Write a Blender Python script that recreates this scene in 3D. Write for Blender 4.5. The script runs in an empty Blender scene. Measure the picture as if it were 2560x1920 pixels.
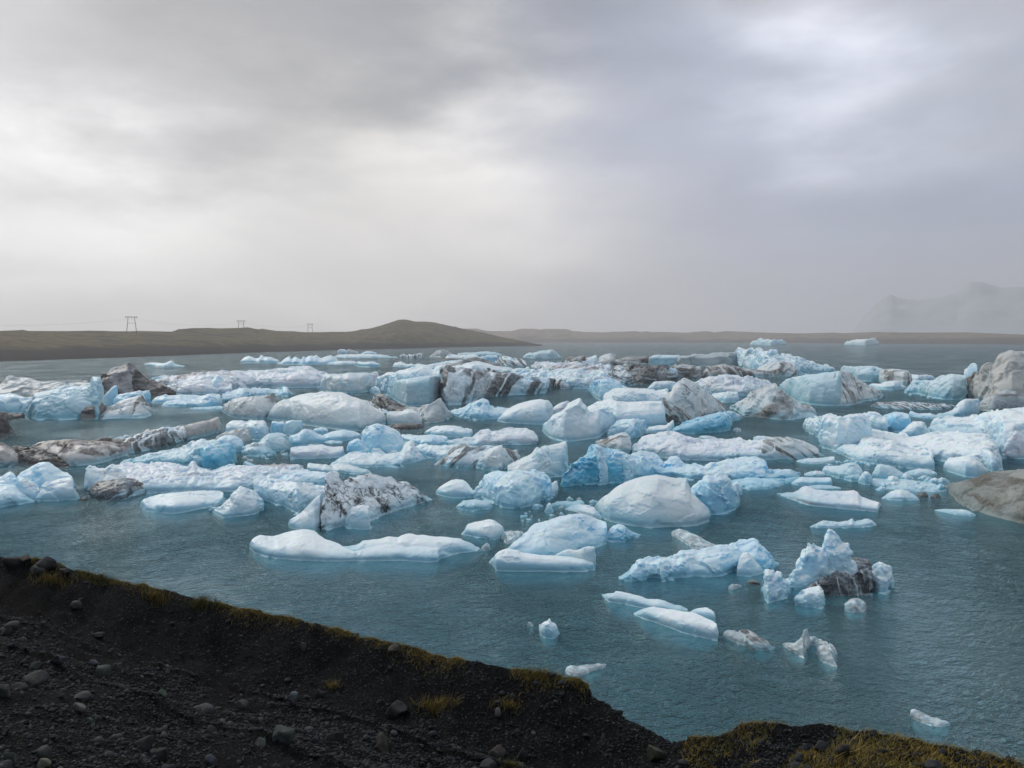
import bpy, math, random
import numpy as np
from mathutils import noise as MN, Vector

SC = bpy.context.scene
COL = SC.collection
R = math.radians
# ---------------------------------------------------------------- camera
H = 12.0                      # eye height above the lagoon
FPX = 1971.0                  # focal length in pixels of the 2560 px wide photograph
HORIZON = 848.0
PITCH = math.atan((960.0 - HORIZON) / FPX)
cam_d = bpy.data.cameras.new('camera')
cam_d.sensor_fit = 'HORIZONTAL'
cam_d.sensor_width = 36.0
cam_d.lens = 36.0 * FPX / 2560.0
cam_d.clip_start = 0.1
cam_d.clip_end = 30000.0
cam = bpy.data.objects.new('camera', cam_d)
COL.objects.link(cam)
cam.location = (0, 0, H)
cam.rotation_euler = (math.pi / 2 - PITCH, 0, 0)
SC.camera = cam

def ray(px, py):
    """unit-forward direction of a pixel (arrays allowed)"""
    dx = (np.asarray(px, float) - 1280.0) / FPX
    dy = (960.0 - np.asarray(py, float)) / FPX
    ct, st = math.cos(PITCH), math.sin(PITCH)
    return dx, ct + dy * st, -st + dy * ct

def bearing(px, py):
    x, y, z = ray(px, py)
    h = np.hypot(x, y)
    return x / h, y / h, z / h          # horizontal unit direction + tan(elevation)

def ground_r(px, py):
    bx, by, t = bearing(px, py)
    return H / np.maximum(-t, 1e-4)

# ---------------------------------------------------------------- world and sun
SUN_EL, SUN_AZ = 33.0, -44.0   # degrees; azimuth from +Y (view direction) towards +X
wd = bpy.data.worlds.new('World')
SC.world = wd
wd.use_nodes = True
wt = wd.node_tree
wt.nodes.clear()
def WN(t, **k):
    n = wt.nodes.new(t)
    for a, b in k.items(): setattr(n, a, b)
    return n
WL = wt.links.new
def wmath(op, a, b=None, c=None):
    n = WN('ShaderNodeMath', operation=op)
    for i, v in enumerate((a, b, c)):
        if v is None: continue
        if isinstance(v, (int, float)): n.inputs[i].default_value = v
        else: WL(v, n.inputs[i])
    return n.outputs[0]
def wvec(op, a, b=None, s=None):
    n = WN('ShaderNodeVectorMath', operation=op)
    for i, v in enumerate((a, b)):
        if v is None: continue
        if isinstance(v, tuple): n.inputs[i].default_value = v
        else: WL(v, n.inputs[i])
    if s is not None:
        if isinstance(s, (int, float)): n.inputs['Scale'].default_value = s
        else: WL(s, n.inputs['Scale'])
    return n
tc = WN('ShaderNodeTexCoord')
D = tc.outputs['Generated']
mp = WN('ShaderNodeMapping')
mp.inputs['Scale'].default_value = (1.0, 1.0, 2.6)
WL(D, mp.inputs['Vector'])
nz = WN('ShaderNodeTexNoise')
nz.inputs['Scale'].default_value = 2.6
nz.inputs['Detail'].default_value = 7
nz.inputs['Roughness'].default_value = 0.52
WL(mp.outputs[0], nz.inputs['Vector'])
off = wvec('SUBTRACT', nz.outputs['Color'], (0.5, 0.5, 0.5))
off = wvec('SCALE', off.outputs[0], s=0.46)
DD = wvec('ADD', D, off.outputs[0]).outputs[0]
SKY = (0.455, 0.454, 0.456)
# px, py, size across, size up, rgb added
CLOUD_PATCHES = [
    (60, 420, .20, .08, (.34, .34, .34)),
    (380, 545, .20, .06, (.32, .32, .31)),
    (680, 640, .22, .06, (.14, .135, .12)),
    (1120, 480, .15, .09, (.30, .28, .24)),
    (1380, 520, .16, .09, (.17, .16, .14)),
    (980, 330, .16, .07, (.14, .13, .11)),
    (0, 60, .18, .12, (.12, .12, .13)),
    (420, 190, .40, .09, (-.075, -.075, -.075)),
    (1050, 90, .30, .13, (-.095, -.09, -.075)),
    (760, 560, .20, .05, (-.07, -.07, -.07)),
    (1500, 230, .16, .14, (-.10, -.09, -.07)),
    (2080, 130, .07, .10, (.30, .30, .31)),
    (1950, 190, .20, .10, (.08, .09, .12)),
    (2400, 330, .45, .30, (.035, .050, .105)),
    (1800, 560, .40, .12, (-.05, -.045, -.015)),
    (2500, 680, .42, .14, (-.04, -.02, .025)),
    (300, 760, .60, .10, (.10, .095, .09)),
    (1100, 720, .35, .10, (.05, .035, .02)),
]
acc = None
for px, py, sx, sy, rgb in CLOUD_PATCHES:
    v = Vector([float(c) for c in ray(px, py)]).normalized()
    d = wvec('SUBTRACT', DD, tuple(v)).outputs[0]
    d = wvec('MULTIPLY', d, (1 / sx, 1 / sx, 1 / sy)).outputs[0]
    q = wvec('DOT_PRODUCT', d, d).outputs['Value']
    g = wmath('EXPONENT', wmath('MULTIPLY', q, -1.0))
    c = wvec('SCALE', tuple(q * 1.55 for q in rgb), s=g).outputs[0]
    acc = c if acc is None else wvec('ADD', acc, c).outputs[0]
acc = wvec('ADD', acc, SKY).outputs[0]
# cloud texture and unseen sky, brightened overhead and dimmed behind to shade the ice
nz2 = WN('ShaderNodeTexNoise')
nz2.inputs['Scale'].default_value = 4.2
nz2.inputs['Detail'].default_value = 10
nz2.inputs['Roughness'].default_value = 0.56
nz2.inputs['Distortion'].default_value = 0.5
WL(mp.outputs[0], nz2.inputs['Vector'])
tex = wmath('MULTIPLY_ADD', nz2.outputs['Fac'], 0.56, 0.72)
acc = wvec('SCALE', acc, s=tex).outputs[0]
sep = WN('ShaderNodeSeparateXYZ')
WL(D, sep.inputs[0])
def wramp(v, a, b, lo, hi):
    n = WN('ShaderNodeMapRange', interpolation_type='SMOOTHSTEP')
    WL(v, n.inputs['Value'])
    for k, x in zip(('From Min', 'From Max', 'To Min', 'To Max'), (a, b, lo, hi)): n.inputs[k].default_value = x
    return n.outputs[0]
zen = wramp(sep.outputs['Z'], 0.42, 0.85, 0.0, 1.0)
beh = wramp(sep.outputs['Y'], 0.45, -0.5, 0.0, 1.0)
acc = wvec('ADD', acc, wvec('SCALE', (.30, .34, .40), s=zen).outputs[0]).outputs[0]
acc = wvec('ADD', acc, wvec('SCALE', (-.14, -.10, -.05), s=beh).outputs[0]).outputs[0]
skyt = WN('ShaderNodeTexSky', sky_type='NISHITA', sun_disc=False)
skyt.sun_elevation = R(SUN_EL)
skyt.sun_rotation = R(SUN_AZ)
b1 = WN('ShaderNodeBackground')
WL(skyt.outputs[0], b1.inputs['Color'])
b1.inputs['Strength'].default_value = 0.08
b2 = WN('ShaderNodeBackground')
WL(acc, b2.inputs['Color'])
b2.inputs['Strength'].default_value = 1.0
wm = WN('ShaderNodeMixShader')
wm.inputs[0].default_value = 0.95          # cloud cover
WL(b1.outputs[0], wm.inputs[1])
WL(b2.outputs[0], wm.inputs[2])
wo = WN('ShaderNodeOutputWorld')
WL(wm.outputs[0], wo.inputs['Surface'])

sun_d = bpy.data.lights.new('sun', 'SUN')
sun_d.energy = 1.5
sun_d.angle = R(28)
sun_d.color = (1.0, 0.94, 0.85)
sun = bpy.data.objects.new('sun', sun_d)
COL.objects.link(sun)
sv = Vector((math.sin(R(SUN_AZ)) * math.cos(R(SUN_EL)), math.cos(R(SUN_AZ)) * math.cos(R(SUN_EL)), math.sin(R(SUN_EL))))
sun.rotation_euler = sv.to_track_quat('Z', 'Y').to_euler()
sun.location = sv * 200

SC.view_settings.view_transform = 'Standard'
SC.view_settings.look = 'None'
SC.view_settings.exposure = 0.05
SC.view_settings.gamma = 1.0
SC.render.engine = 'CYCLES'
cy = SC.cycles
cy.max_bounces = 7
cy.diffuse_bounces = 3
cy.glossy_bounces = 3
cy.transmission_bounces = 5
cy.transparent_max_bounces = 10
cy.volume_bounces = 1
cy.sample_clamp_indirect = 4.0
cy.use_denoising = True
try:
    cy.denoiser = 'OPENIMAGEDENOISE'
    cy.denoising_prefilter = 'ACCURATE'
except Exception:
    pass

# ---------------------------------------------------------------- helpers
rng = np.random.default_rng(7)
random.seed(7)

def fbm(p, octaves=4, lac=2.1, gain=0.5):
    s, a, f = 0.0, 1.0, 1.0
    for _ in range(octaves):
        s += a * MN.noise((p[0] * f, p[1] * f, p[2] * f))
        a *= gain
        f *= lac
    return s

def new_mesh(name, V, F, mat=None, smooth=True, sharp=None):
    m = bpy.data.meshes.new(name)
    m.from_pydata([tuple(v) for v in V], [], F)
    m.update()
    if mat: m.materials.append(mat)
    if smooth:
        m.polygons.foreach_set('use_smooth', [True] * len(m.polygons))
        if sharp: m.set_sharp_from_angle(angle=R(sharp))
    return m

def mesh_np(name, V, F, mat=None, smooth=True):
    """fast path: F is an (n, k) array"""
    V = np.asarray(V, np.float32); F = np.asarray(F, np.int32)
    n, k = F.shape
    m = bpy.data.meshes.new(name)
    m.vertices.add(len(V)); m.vertices.foreach_set('co', V.ravel())
    m.loops.add(n * k); m.loops.foreach_set('vertex_index', F.ravel())
    m.polygons.add(n)
    m.polygons.foreach_set('loop_start', np.arange(0, n * k, k, dtype=np.int32))
    m.polygons.foreach_set('loop_total', np.full(n, k, np.int32))
    m.update(calc_edges=True)
    m.validate()
    if smooth: m.polygons.foreach_set('use_smooth', [True] * len(m.polygons))
    if mat: m.materials.append(mat)
    return m

def link(name, mesh, loc=(0, 0, 0), parent=None):
    o = bpy.data.objects.new(name, mesh)
    COL.objects.link(o)
    o.location = loc
    if parent: o.parent = parent
    return o

def tag(o, label=None, cat=None, group=None, kind=None):
    if label: o['label'] = label
    if cat: o['category'] = cat
    if group: o['group'] = group
    if kind: o['kind'] = kind
    return o

def grid_faces(nr, nc):
    i = np.arange(nr - 1)[:, None] * nc + np.arange(nc - 1)[None, :]
    return np.stack([i, i + 1, i + nc + 1, i + nc], -1).reshape(-1, 4)

# ---------------------------------------------------------------- node material builder
class NT:
    def __init__(self, name):
        self.m = bpy.data.materials.new(name)
        self.m.use_nodes = True
        self.t = self.m.node_tree
        self.t.nodes.clear()
        self.out = self.n('ShaderNodeOutputMaterial')
    def n(self, t, **k):
        x = self.t.nodes.new(t)
        for a, b in k.items(): setattr(x, a, b)
        return x
    def l(self, a, b): self.t.links.new(a, b)
    def put(self, sock, v):
        if v is None: return
        if isinstance(v, (int, float)): sock.default_value = v
        elif isinstance(v, tuple):
            sock.default_value = v if len(v) == len(sock.default_value) else tuple(v) + (1.0,)
        else: self.l(v, sock)
    def math(self, op, a, b=None, clamp=False):
        x = self.n('ShaderNodeMath', operation=op, use_clamp=clamp)
        self.put(x.inputs[0], a); self.put(x.inputs[1], b)
        return x.outputs[0]
    def ramp(self, v, a, b, lo=0.0, hi=1.0, kind='SMOOTHSTEP'):
        x = self.n('ShaderNodeMapRange', interpolation_type=kind)
        self.put(x.inputs['Value'], v)
        for k, q in zip(('From Min', 'From Max', 'To Min', 'To Max'), (a, b, lo, hi)): x.inputs[k].default_value = q
        return x.outputs[0]
    def noise(self, vec, scale, detail=5, rough=0.55, dist=0.0):
        x = self.n('ShaderNodeTexNoise')
        self.put(x.inputs['Vector'], vec)
        x.inputs['Scale'].default_value = scale
        x.inputs['Detail'].default_value = detail
        x.inputs['Roughness'].default_value = rough
        x.inputs['Distortion'].default_value = dist
        return x.outputs['Fac']
    def voro(self, vec, scale, feature='F1', rnd=1.0):
        x = self.n('ShaderNodeTexVoronoi', feature=feature)
        self.put(x.inputs['Vector'], vec)
        x.inputs['Scale'].default_value = scale
        x.inputs['Randomness'].default_value = rnd
        return x
    def mapping(self, vec, scale=(1, 1, 1), rot=(0, 0, 0)):
        # rotate first, then stretch
        x = self.n('ShaderNodeMapping', vector_type='TEXTURE')
        self.put(x.inputs['Vector'], vec)
        x.inputs['Scale'].default_value = tuple(1.0 / q for q in scale)
        x.inputs['Rotation'].default_value = rot
        return x.outputs[0]
    def mix(self, f, a, b):
        x = self.n('ShaderNodeMix', data_type='RGBA')
        self.put(x.inputs[0], f); self.put(x.inputs[6], a); self.put(x.inputs[7], b)
        return x.outputs[2]
    def bump(self, h, strength, dist, normal=None):
        x = self.n('ShaderNodeBump')
        self.put(x.inputs['Height'], h)
        x.inputs['Strength'].default_value = strength
        x.inputs['Distance'].default_value = dist
        if normal is not None: self.l(normal, x.inputs['Normal'])
        return x.outputs[0]
    def bsdf(self, **k):
        x = self.n('ShaderNodeBsdfPrincipled')
        for a, b in k.items(): self.put(x.inputs[a.replace('_', ' ')], b)
        self.l(x.outputs[0], self.out.inputs[0])
        return x

def obj_coords(N, jitter=True):
    c = N.n('ShaderNodeTexCoord').outputs['Object']
    if not jitter: return c
    i = N.n('ShaderNodeObjectInfo')
    v = N.n('ShaderNodeVectorMath', operation='SCALE')
    v.inputs[0].default_value = (37.0, 91.0, 53.0)
    N.l(i.outputs['Random'], v.inputs['Scale'])
    a = N.n('ShaderNodeVectorMath', operation='ADD')
    N.l(c, a.inputs[0]); N.l(v.outputs[0], a.inputs[1])
    return a.outputs[0]

SNOW = (.85, .92, .95)
WHITEBLUE = (.54, .77, .91)
ICE_CACHE = {}
def ice(kind='snow', S=1.0, rot=(0, 0, 0)):
    """glacier ice; S = rough size of the piece in metres, rot = tilt of its ash layers"""
    S = float(min((0.6, 1.2, 2.5, 5.0, 10.0, 20.0, 40.0), key=lambda q: abs(math.log(q / max(S, .1)))))
    key = (kind, S, rot)
    if key in ICE_CACHE: return ICE_CACHE[key]
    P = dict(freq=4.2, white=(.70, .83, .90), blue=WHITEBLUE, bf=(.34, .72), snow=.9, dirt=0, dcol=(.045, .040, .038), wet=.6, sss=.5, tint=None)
    P.update({
        'snow': dict(),
        'white': dict(white=(.68, .83, .91), blue=(.42, .71, .88), bf=(.30, .72), snow=.85),
        'blue': dict(white=(.58, .82, .93), blue=(.20, .57, .84), bf=(.28, .74), snow=.6),
        'deep': dict(white=(.46, .75, .88), blue=(.13, .49, .70), bf=(.25, .60), snow=.35),
        'aqua': dict(white=(.56, .73, .80), blue=(.32, .58, .69), bf=(.30, .70), snow=.4),
        'beige': dict(white=(.76, .83, .85), blue=(.40, .65, .77), snow=.5, dirt=.16, dcol=(.42, .38, .33)),
        'grey': dict(sss=.2, white=(.52, .57, .59), blue=(.38, .46, .50), snow=.1, dirt=.38, dcol=(.20, .18, .17)),
        'stripe': dict(sss=.12, freq=5.5, dirt=.62, snow=.18, white=(.74, .79, .82)),
        'band': dict(sss=.14, dirt=.48, snow=.25, white=(.73, .77, .78), blue=(.55, .67, .72), dcol=(.10, .085, .075)),
        'tower': dict(sss=.14, dirt=.62, freq=1.9, snow=.06, white=(.56, .56, .535), blue=(.44, .48, .49), dcol=(.085, .070, .060)),
        'ashy': dict(sss=.06, dirt=.66, snow=.1, white=(.62, .64, .64), blue=(.50, .55, .57), dcol=(.045, .042, .041)),
        'charcoal': dict(sss=.05, white=(.36, .36, .385), blue=(.25, .26, .285), snow=.05, dirt=.5, dcol=(.035, .033, .033), wet=.25),
        'soiled': dict(sss=.12, white=(.60, .58, .57), blue=(.44, .42, .41), snow=.15, dirt=.56, dcol=(.10, .085, .08), freq=2.6),
        'core': dict(sss=.05, white=(.46, .52, .56), blue=(.36, .43, .47), snow=.05, dirt=.8, dcol=(.018, .017, .018), wet=.2),
        'dark': dict(white=(.20, .20, .20), blue=(.12, .12, .125), snow=0, dirt=.6, dcol=(.035, .032, .031), wet=.2, sss=.05),
        'moss': dict(white=(.34, .36, .34), blue=(.22, .25, .24), snow=0, dirt=.45, dcol=(.10, .095, .075), wet=.2, sss=.1),
        'vein': dict(dirt=0, sss=.06, white=(.80, .86, .90), blue=(.62, .75, .84)),
        'dusted': dict(dirt=.36, white=(.76, .80, .86), blue=(.68, .76, .85), dcol=(.36, .32, .32), snow=.4),
    }[kind])
    N = NT('ice_' + kind)
    c = obj_coords(N)
    geo = N.n('ShaderNodeNewGeometry')
    sepn = N.n('ShaderNodeSeparateXYZ'); N.l(geo.outputs['Normal'], sepn.inputs[0])
    sepp = N.n('ShaderNodeSeparateXYZ'); N.l(geo.outputs['Position'], sepp.inputs[0])
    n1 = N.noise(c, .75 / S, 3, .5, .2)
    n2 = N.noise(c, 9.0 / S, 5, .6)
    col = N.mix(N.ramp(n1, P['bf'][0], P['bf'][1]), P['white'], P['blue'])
    # melted white crust on what faces up; tops paled, sides darkened to imitate light
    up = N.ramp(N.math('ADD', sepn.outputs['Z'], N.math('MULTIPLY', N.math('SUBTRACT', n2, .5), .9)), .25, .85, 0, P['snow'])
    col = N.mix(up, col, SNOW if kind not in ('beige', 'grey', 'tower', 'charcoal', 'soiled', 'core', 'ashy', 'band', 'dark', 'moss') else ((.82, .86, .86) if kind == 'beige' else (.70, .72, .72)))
    # washed, clearer ice in a belt above the waterline
    belt = N.ramp(N.math('SUBTRACT', sepp.outputs['Z'], N.math('MULTIPLY', n1, .05 * S + .35)), -.12, .15 + .11 * S, P['wet'], 0)
    col = N.mix(belt, col, (.21, .50, .62) if kind not in ('moss', 'grey', 'dark', 'charcoal', 'core') else (.30, .42, .44))
    rgh = .42
    if P['dirt'] > 0:
        w = N.n('ShaderNodeVectorMath', operation='ADD')
        wn = N.n('ShaderNodeTexNoise'); N.l(c, wn.inputs['Vector']); wn.inputs['Scale'].default_value = 1.3 / S
        wn.inputs['Detail'].default_value = 3
        ws = N.n('ShaderNodeVectorMath', operation='SCALE'); N.l(wn.outputs['Color'], ws.inputs[0]); ws.inputs['Scale'].default_value = .40 * S
        N.l(c, w.inputs[0]); N.l(ws.outputs[0], w.inputs[1])
        v = N.mapping(w.outputs[0], (.35 / S, .35 / S, P['freq'] / S), rot)
        lay = N.noise(v, 1.0, 5, .50)
        th = .78 - .5 * P['dirt']
        d = N.ramp(lay, th - .02, th + .06)
        blot = N.ramp(N.noise(c, 1.6 / S, 6, .65),   .36, .56, .45 if kind in ('stripe', 'band', 'tower') else 0, 1)
        d = N.math('MULTIPLY', d, blot if P['dirt'] < .6 else N.math('ADD', N.math('MULTIPLY', blot, .6), .4))
        speck = N.ramp(N.noise(c, 28.0 / S, 3, .6), .40, .62, .75, 1.0)
        col = N.mix(N.math('MULTIPLY', d, speck), col, P['dcol'])
    if kind == 'vein':
        wn = N.n('ShaderNodeTexNoise'); N.l(c, wn.inputs['Vector']); wn.inputs['Scale'].default_value = 2.6 / S
        wn.inputs['Detail'].default_value = 5
        ws = N.n('ShaderNodeVectorMath', operation='SCALE'); N.l(wn.outputs['Color'], ws.inputs[0]); ws.inputs['Scale'].default_value = .55 * S
        w = N.n('ShaderNodeVectorMath', operation='ADD'); N.l(c, w.inputs[0]); N.l(ws.outputs[0], w.inputs[1])
        def vein(sc, wid, r):
            q = N.noise(N.mapping(w.outputs[0], (.55, .8, 1.5), r), sc / S, 5, .55, .5)
            return N.ramp(N.math('ABSOLUTE', N.math('SUBTRACT', q, .5)), .002, wid, 1, 0)
        m = N.ramp(N.noise(c, 3.0 / S, 4, .6), .46, .56)
        k = N.math('MAXIMUM', vein(3.2, .050, (0, R(38), 0)), N.math('MULTIPLY', vein(7.5, .050, (0, R(65), 0)), .8))
        k = N.math('MAXIMUM', k, N.math('MULTIPLY', vein(5.0, .036, (0, R(-20), 0)), .9))
        k = N.math('MULTIPLY', k, N.math('ADD', N.math('MULTIPLY', m, .92), .08))
        col = N.mix(k, col, (.022, .021, .021))
    h = N.math('ADD', N.noise(c, 6.0 / S, 8, .62, .3), N.math('MULTIPLY', N.voro(c, 5.0 / S, 'SMOOTH_F1').outputs['Distance'], .5))
    b = N.bump(h, .22 if kind not in ('dark', 'ashy', 'moss') else .5, .06 * S)
    N.bsdf(Base_Color=col, Roughness=rgh, Normal=b, Specular_IOR_Level=.35, Subsurface_Weight=P['sss'],
           Subsurface_Radius=(.25, .55, .95), Subsurface_Scale=min(.12 * S, .5), IOR=1.31)
    ICE_CACHE[key] = N.m
    return N.m

def clear_ice():
    if 'clear' in ICE_CACHE: return ICE_CACHE['clear']
    N = NT('clear_ice')
    c = obj_coords(N)
    col = N.mix(N.ramp(N.noise(c, 2.5, 6, .65), .42, .60), (.86, .94, .97), (.55, .75, .83))
    h = N.math('ADD', N.noise(c, 3.5, 7, .65, .5), N.math('MULTIPLY', N.voro(c, 4.0, 'SMOOTH_F1').outputs['Distance'], .6))
    tr = N.ramp(N.noise(c, 2.2, 5, .6), .38, .62, .05, .50)
    N.bsdf(Base_Color=col, Roughness=.10, Normal=N.bump(h, .9, .12), Transmission_Weight=tr, IOR=1.25, Specular_IOR_Level=.6)
    ICE_CACHE['clear'] = N.m
    return N.m

# ================================================================ SETTING
# ---------------------------------------------------------------- lagoon water
def water_mat():
    N = NT('lagoon_water')
    c = N.n('ShaderNodeTexCoord').outputs['Object']
    # wind ripples: two crossing trains with a warp, gusts that roughen and smooth them
    warp = N.n('ShaderNodeTexNoise'); N.l(c, warp.inputs['Vector']); warp.inputs['Scale'].default_value = .25
    ws = N.n('ShaderNodeVectorMath', operation='SCALE'); N.l(warp.outputs['Color'], ws.inputs[0]); ws.inputs['Scale'].default_value = 2.0
    w = N.n('ShaderNodeVectorMath', operation='ADD'); N.l(c, w.inputs[0]); N.l(ws.outputs[0], w.inputs[1])
    a = N.noise(N.mapping(w.outputs[0], (1.0, 2.3, 1), (0, 0, R(-24))), .95, 4, .55, .3)
    b = N.noise(N.mapping(w.outputs[0], (1.0, 2.6, 1), (0, 0, R(30))), 1.5, 4, .55, .2)
    f = N.noise(N.mapping(c, (1, 1.6, 1), (0, 0, R(10))), 7.0, 3, .6)
    gust = N.ramp(N.noise(N.mapping(c, (1, .6, 1)), .07, 4, .55), .36, .62, .35, 1.0)
    h = N.math('ADD', N.math('ADD', a, N.math('MULTIPLY', b, .7)), N.math('MULTIPLY', f, .16))
    h = N.math('MULTIPLY', h, gust)
    nb = N.bump(h, 1.0, .80)
    fr = N.n('ShaderNodeFresnel'); fr.inputs['IOR'].default_value = 1.333; N.l(nb, fr.inputs['Normal'])
    gl = N.n('ShaderNodeBsdfGlossy'); gl.inputs['Roughness'].default_value = .04; N.l(nb, gl.inputs['Normal'])
    gl.inputs['Color'].default_value = (.92, .97, 1, 1)
    df = N.n('ShaderNodeBsdfDiffuse'); N.l(nb, df.inputs['Normal'])
    patch = N.noise(c, .035, 4, .55)
    N.l(N.mix(N.ramp(patch, .35, .65), (.105, .285, .345), (.125, .300, .345)), df.inputs['Color'])
    tr = N.n('ShaderNodeBsdfTransparent'); tr.inputs['Color'].default_value = (.42, .92, .99, 1)
    m1 = N.n('ShaderNodeMixShader'); m1.inputs[0].default_value = .58
    N.l(df.outputs[0], m1.inputs[1]); N.l(tr.outputs[0], m1.inputs[2])
    m2 = N.n('ShaderNodeMixShader')
    N.l(fr.outputs[0], m2.inputs[0]); N.l(m1.outputs[0], m2.inputs[1]); N.l(gl.outputs[0], m2.inputs[2])
    N.l(m2.outputs[0], N.out.inputs['Surface'])
    va = N.n('ShaderNodeVolumeAbsorption')
    va.inputs['Color'].default_value = (.0, .62, .76, 1)
    va.inputs['Density'].default_value = 1.45
    N.l(va.outputs[0], N.out.inputs['Volume'])
    return N.m
W, WY = 4500.0, 4000.0
v = [(-W, -300, 0), (W, -300, 0), (W, WY, 0), (-W, WY, 0), (-W, -300, -7), (W, -300, -7), (W, WY, -7), (-W, WY, -7)]
f = [(0, 1, 2, 3), (7, 6, 5, 4), (0, 4, 5, 1), (1, 5, 6, 2), (2, 6, 7, 3), (3, 7, 4, 0)]
water = tag(link('water', new_mesh('water', v, f, water_mat(), smooth=False)), kind='structure')
N = NT('lake_silt')
N.bsdf(Base_Color=N.mix(N.noise(obj_coords(N, False), .05, 4), (.05, .09, .10), (.07, .11, .12)), Roughness=.9)
W2 = 3950.0
bed = tag(link('lake_bed', new_mesh('lake_bed', [(-W2, -200, -6.5), (W2, -200, -6.5), (W2, W2, -6.5), (-W2, W2, -6.5)], [(0, 1, 2, 3)], N.m, smooth=False)), kind='structure')

# ---------------------------------------------------------------- far land
def land_mat(name, grass1, grass2, gravel, zlo, zhi, sc):
    N = NT(name)
    c = N.n('ShaderNodeTexCoord').outputs['Object']
    z = N.n('ShaderNodeSeparateXYZ'); N.l(c, z.inputs[0])
    big = N.noise(c, 1 / (90 * sc), 5, .6)
    fine = N.noise(c, 1 / (9 * sc), 8, .72)
    t = N.math('ADD', z.outputs['Z'], N.math('MULTIPLY', N.math('SUBTRACT', big, .5), (zhi - zlo) * 3.2))
    g = N.mix(N.ramp(fine, .38, .62), tuple(q * .72 for q in grass1), tuple(q * 1.2 for q in grass2))
    g = N.mix(N.ramp(N.noise(N.mapping(c, (1, 1, 3)), 1 / (40 * sc), 6, .6), .48, .68), g, tuple(x * .72 for x in gravel[:3]) if gravel[0] > .06 else tuple(x * 1.25 for x in gravel))
    gr = N.mix(N.ramp(fine, .3, .7), gravel, tuple(x * .75 for x in gravel))
    N.bsdf(Base_Color=N.mix(N.ramp(t, zlo, zhi), gr, g), Roughness=.95, Specular_IOR_Level=.1,
           Normal=N.bump(fine, 1.0, 2.5 * sc))
    return N.m

def land(name, shore, top, gap, mat, x0, x1, step, seed, rough=.07, back=1.6, nr=26):
    """shore, top: photograph lines (px, py); the ridge stands gap x the shore's distance behind it"""
    xs = np.arange(x0, x1 + 1, step)
    ys = np.interp(xs, [p[0] for p in shore], [p[1] for p in shore])
    yt = np.interp(xs, [p[0] for p in top], [p[1] for p in top])
    V = []
    for k, px in enumerate(xs):
        bx, by, _ = bearing(px, ys[k]); rs = float(ground_r(px, ys[k]))
        cx, cy, t = bearing(px, yt[k])
        g = gap(px) if callable(gap) else gap
        rr = rs * (1 + g)
        zr = max(H + rr * float(t), .4)
        for j in range(nr + 1):
            s = j / nr
            if j <= nr * .72:
                q = s / .72
                r = rs + (rr - rs) * q
                z = zr * (.30 * min(q / .22, 1) ** .8 + .70 * (q ** 1.25)) if q > 0 else -1.5
            else:
                q = (s - .72) / .28
                r = rr + (rs * .22) * q
                z = zr * (1 - q * .55)
            x, y = bx * r, by * r
            am = rough * zr * math.sin(math.pi * min(s, .999)) if s < .71 else (.012 * zr if s < .73 else 0)
            z += am * fbm((x / (zr * 3) + seed, y / (zr * 3), seed), 5)
            V.append((x, y, z))
    nc = nr + 1
    return tag(link(name, mesh_np(name, V, grid_faces(len(xs), nc)[:, ::-1], mat)), kind='structure')

shore_near = [(-900, 945), (-300, 925), (0, 904.5), (320, 894), (640, 881.5), (845, 875.5), (1100, 869), (1280, 865.5), (1357, 864.6)]
top_near = [(-900, 822), (-300, 825), (0, 826), (52, 824), (58, 823), (75, 826), (329, 827), (345, 826), (430, 828), (450, 822), (480, 819), (520, 818.5),
            (550, 819.5), (600, 818.5), (622, 817), (640, 821), (650, 822), (653, 820), (690, 826), (720, 827), (760, 829.5), (868, 829.5),
            (900, 824), (922, 821), (944, 815), (973, 806), (996, 798), (1009, 796.5), (1022, 798), (1036, 802), (1083, 804), (1117, 811.5),
            (1155, 820), (1200, 829), (1250, 841), (1310, 853), (1357, 863.5)]
def gap_near(px): return float(np.interp(px, [-300, 300, 640, 1000, 1250, 1357], [.5, .5, .42, .32, .14, .03]))
shore_land = land('shore_land', shore_near, top_near, gap_near,
     land_mat('shore_grass', (.105, .092, .046), (.132, .108, .064), (.046, .043, .044), 5.0, 8.5, 1.0), -900, 1357, 5, 3.1)
shore_far = [(900, 857), (1340, 856.3), (1900, 857), (2200, 859), (2560, 861.5), (3300, 866)]
top_far = [(900, 822), (1100, 820), (1190, 820.8), (1224, 828), (1280, 826.3), (1300, 822), (1335, 821), (1352, 824), (1360, 821.6), (1410, 821.6), (1420, 823), (1432, 827), (1460, 829),
           (1510, 830), (1570, 828), (1590, 827), (1600, 829), (1617, 827.5), (1630, 829.5), (1660, 829), (1714, 831), (1765, 827), (1785, 830.5), (1815, 827), (1920, 831),
           (2006, 833), (2082, 830.5), (2110, 832), (2195, 829), (2250, 831), (2412, 830), (2560, 836), (2900, 838), (3300, 836)]
far_land = land('far_moraine', shore_far, top_far, .16,
     land_mat('moraine', (.230, .180, .135), (.260, .210, .160), (.130, .112, .105), 9.0, 17.0, 3.0), 900, 3300, 5, 8.7, .05)

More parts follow.
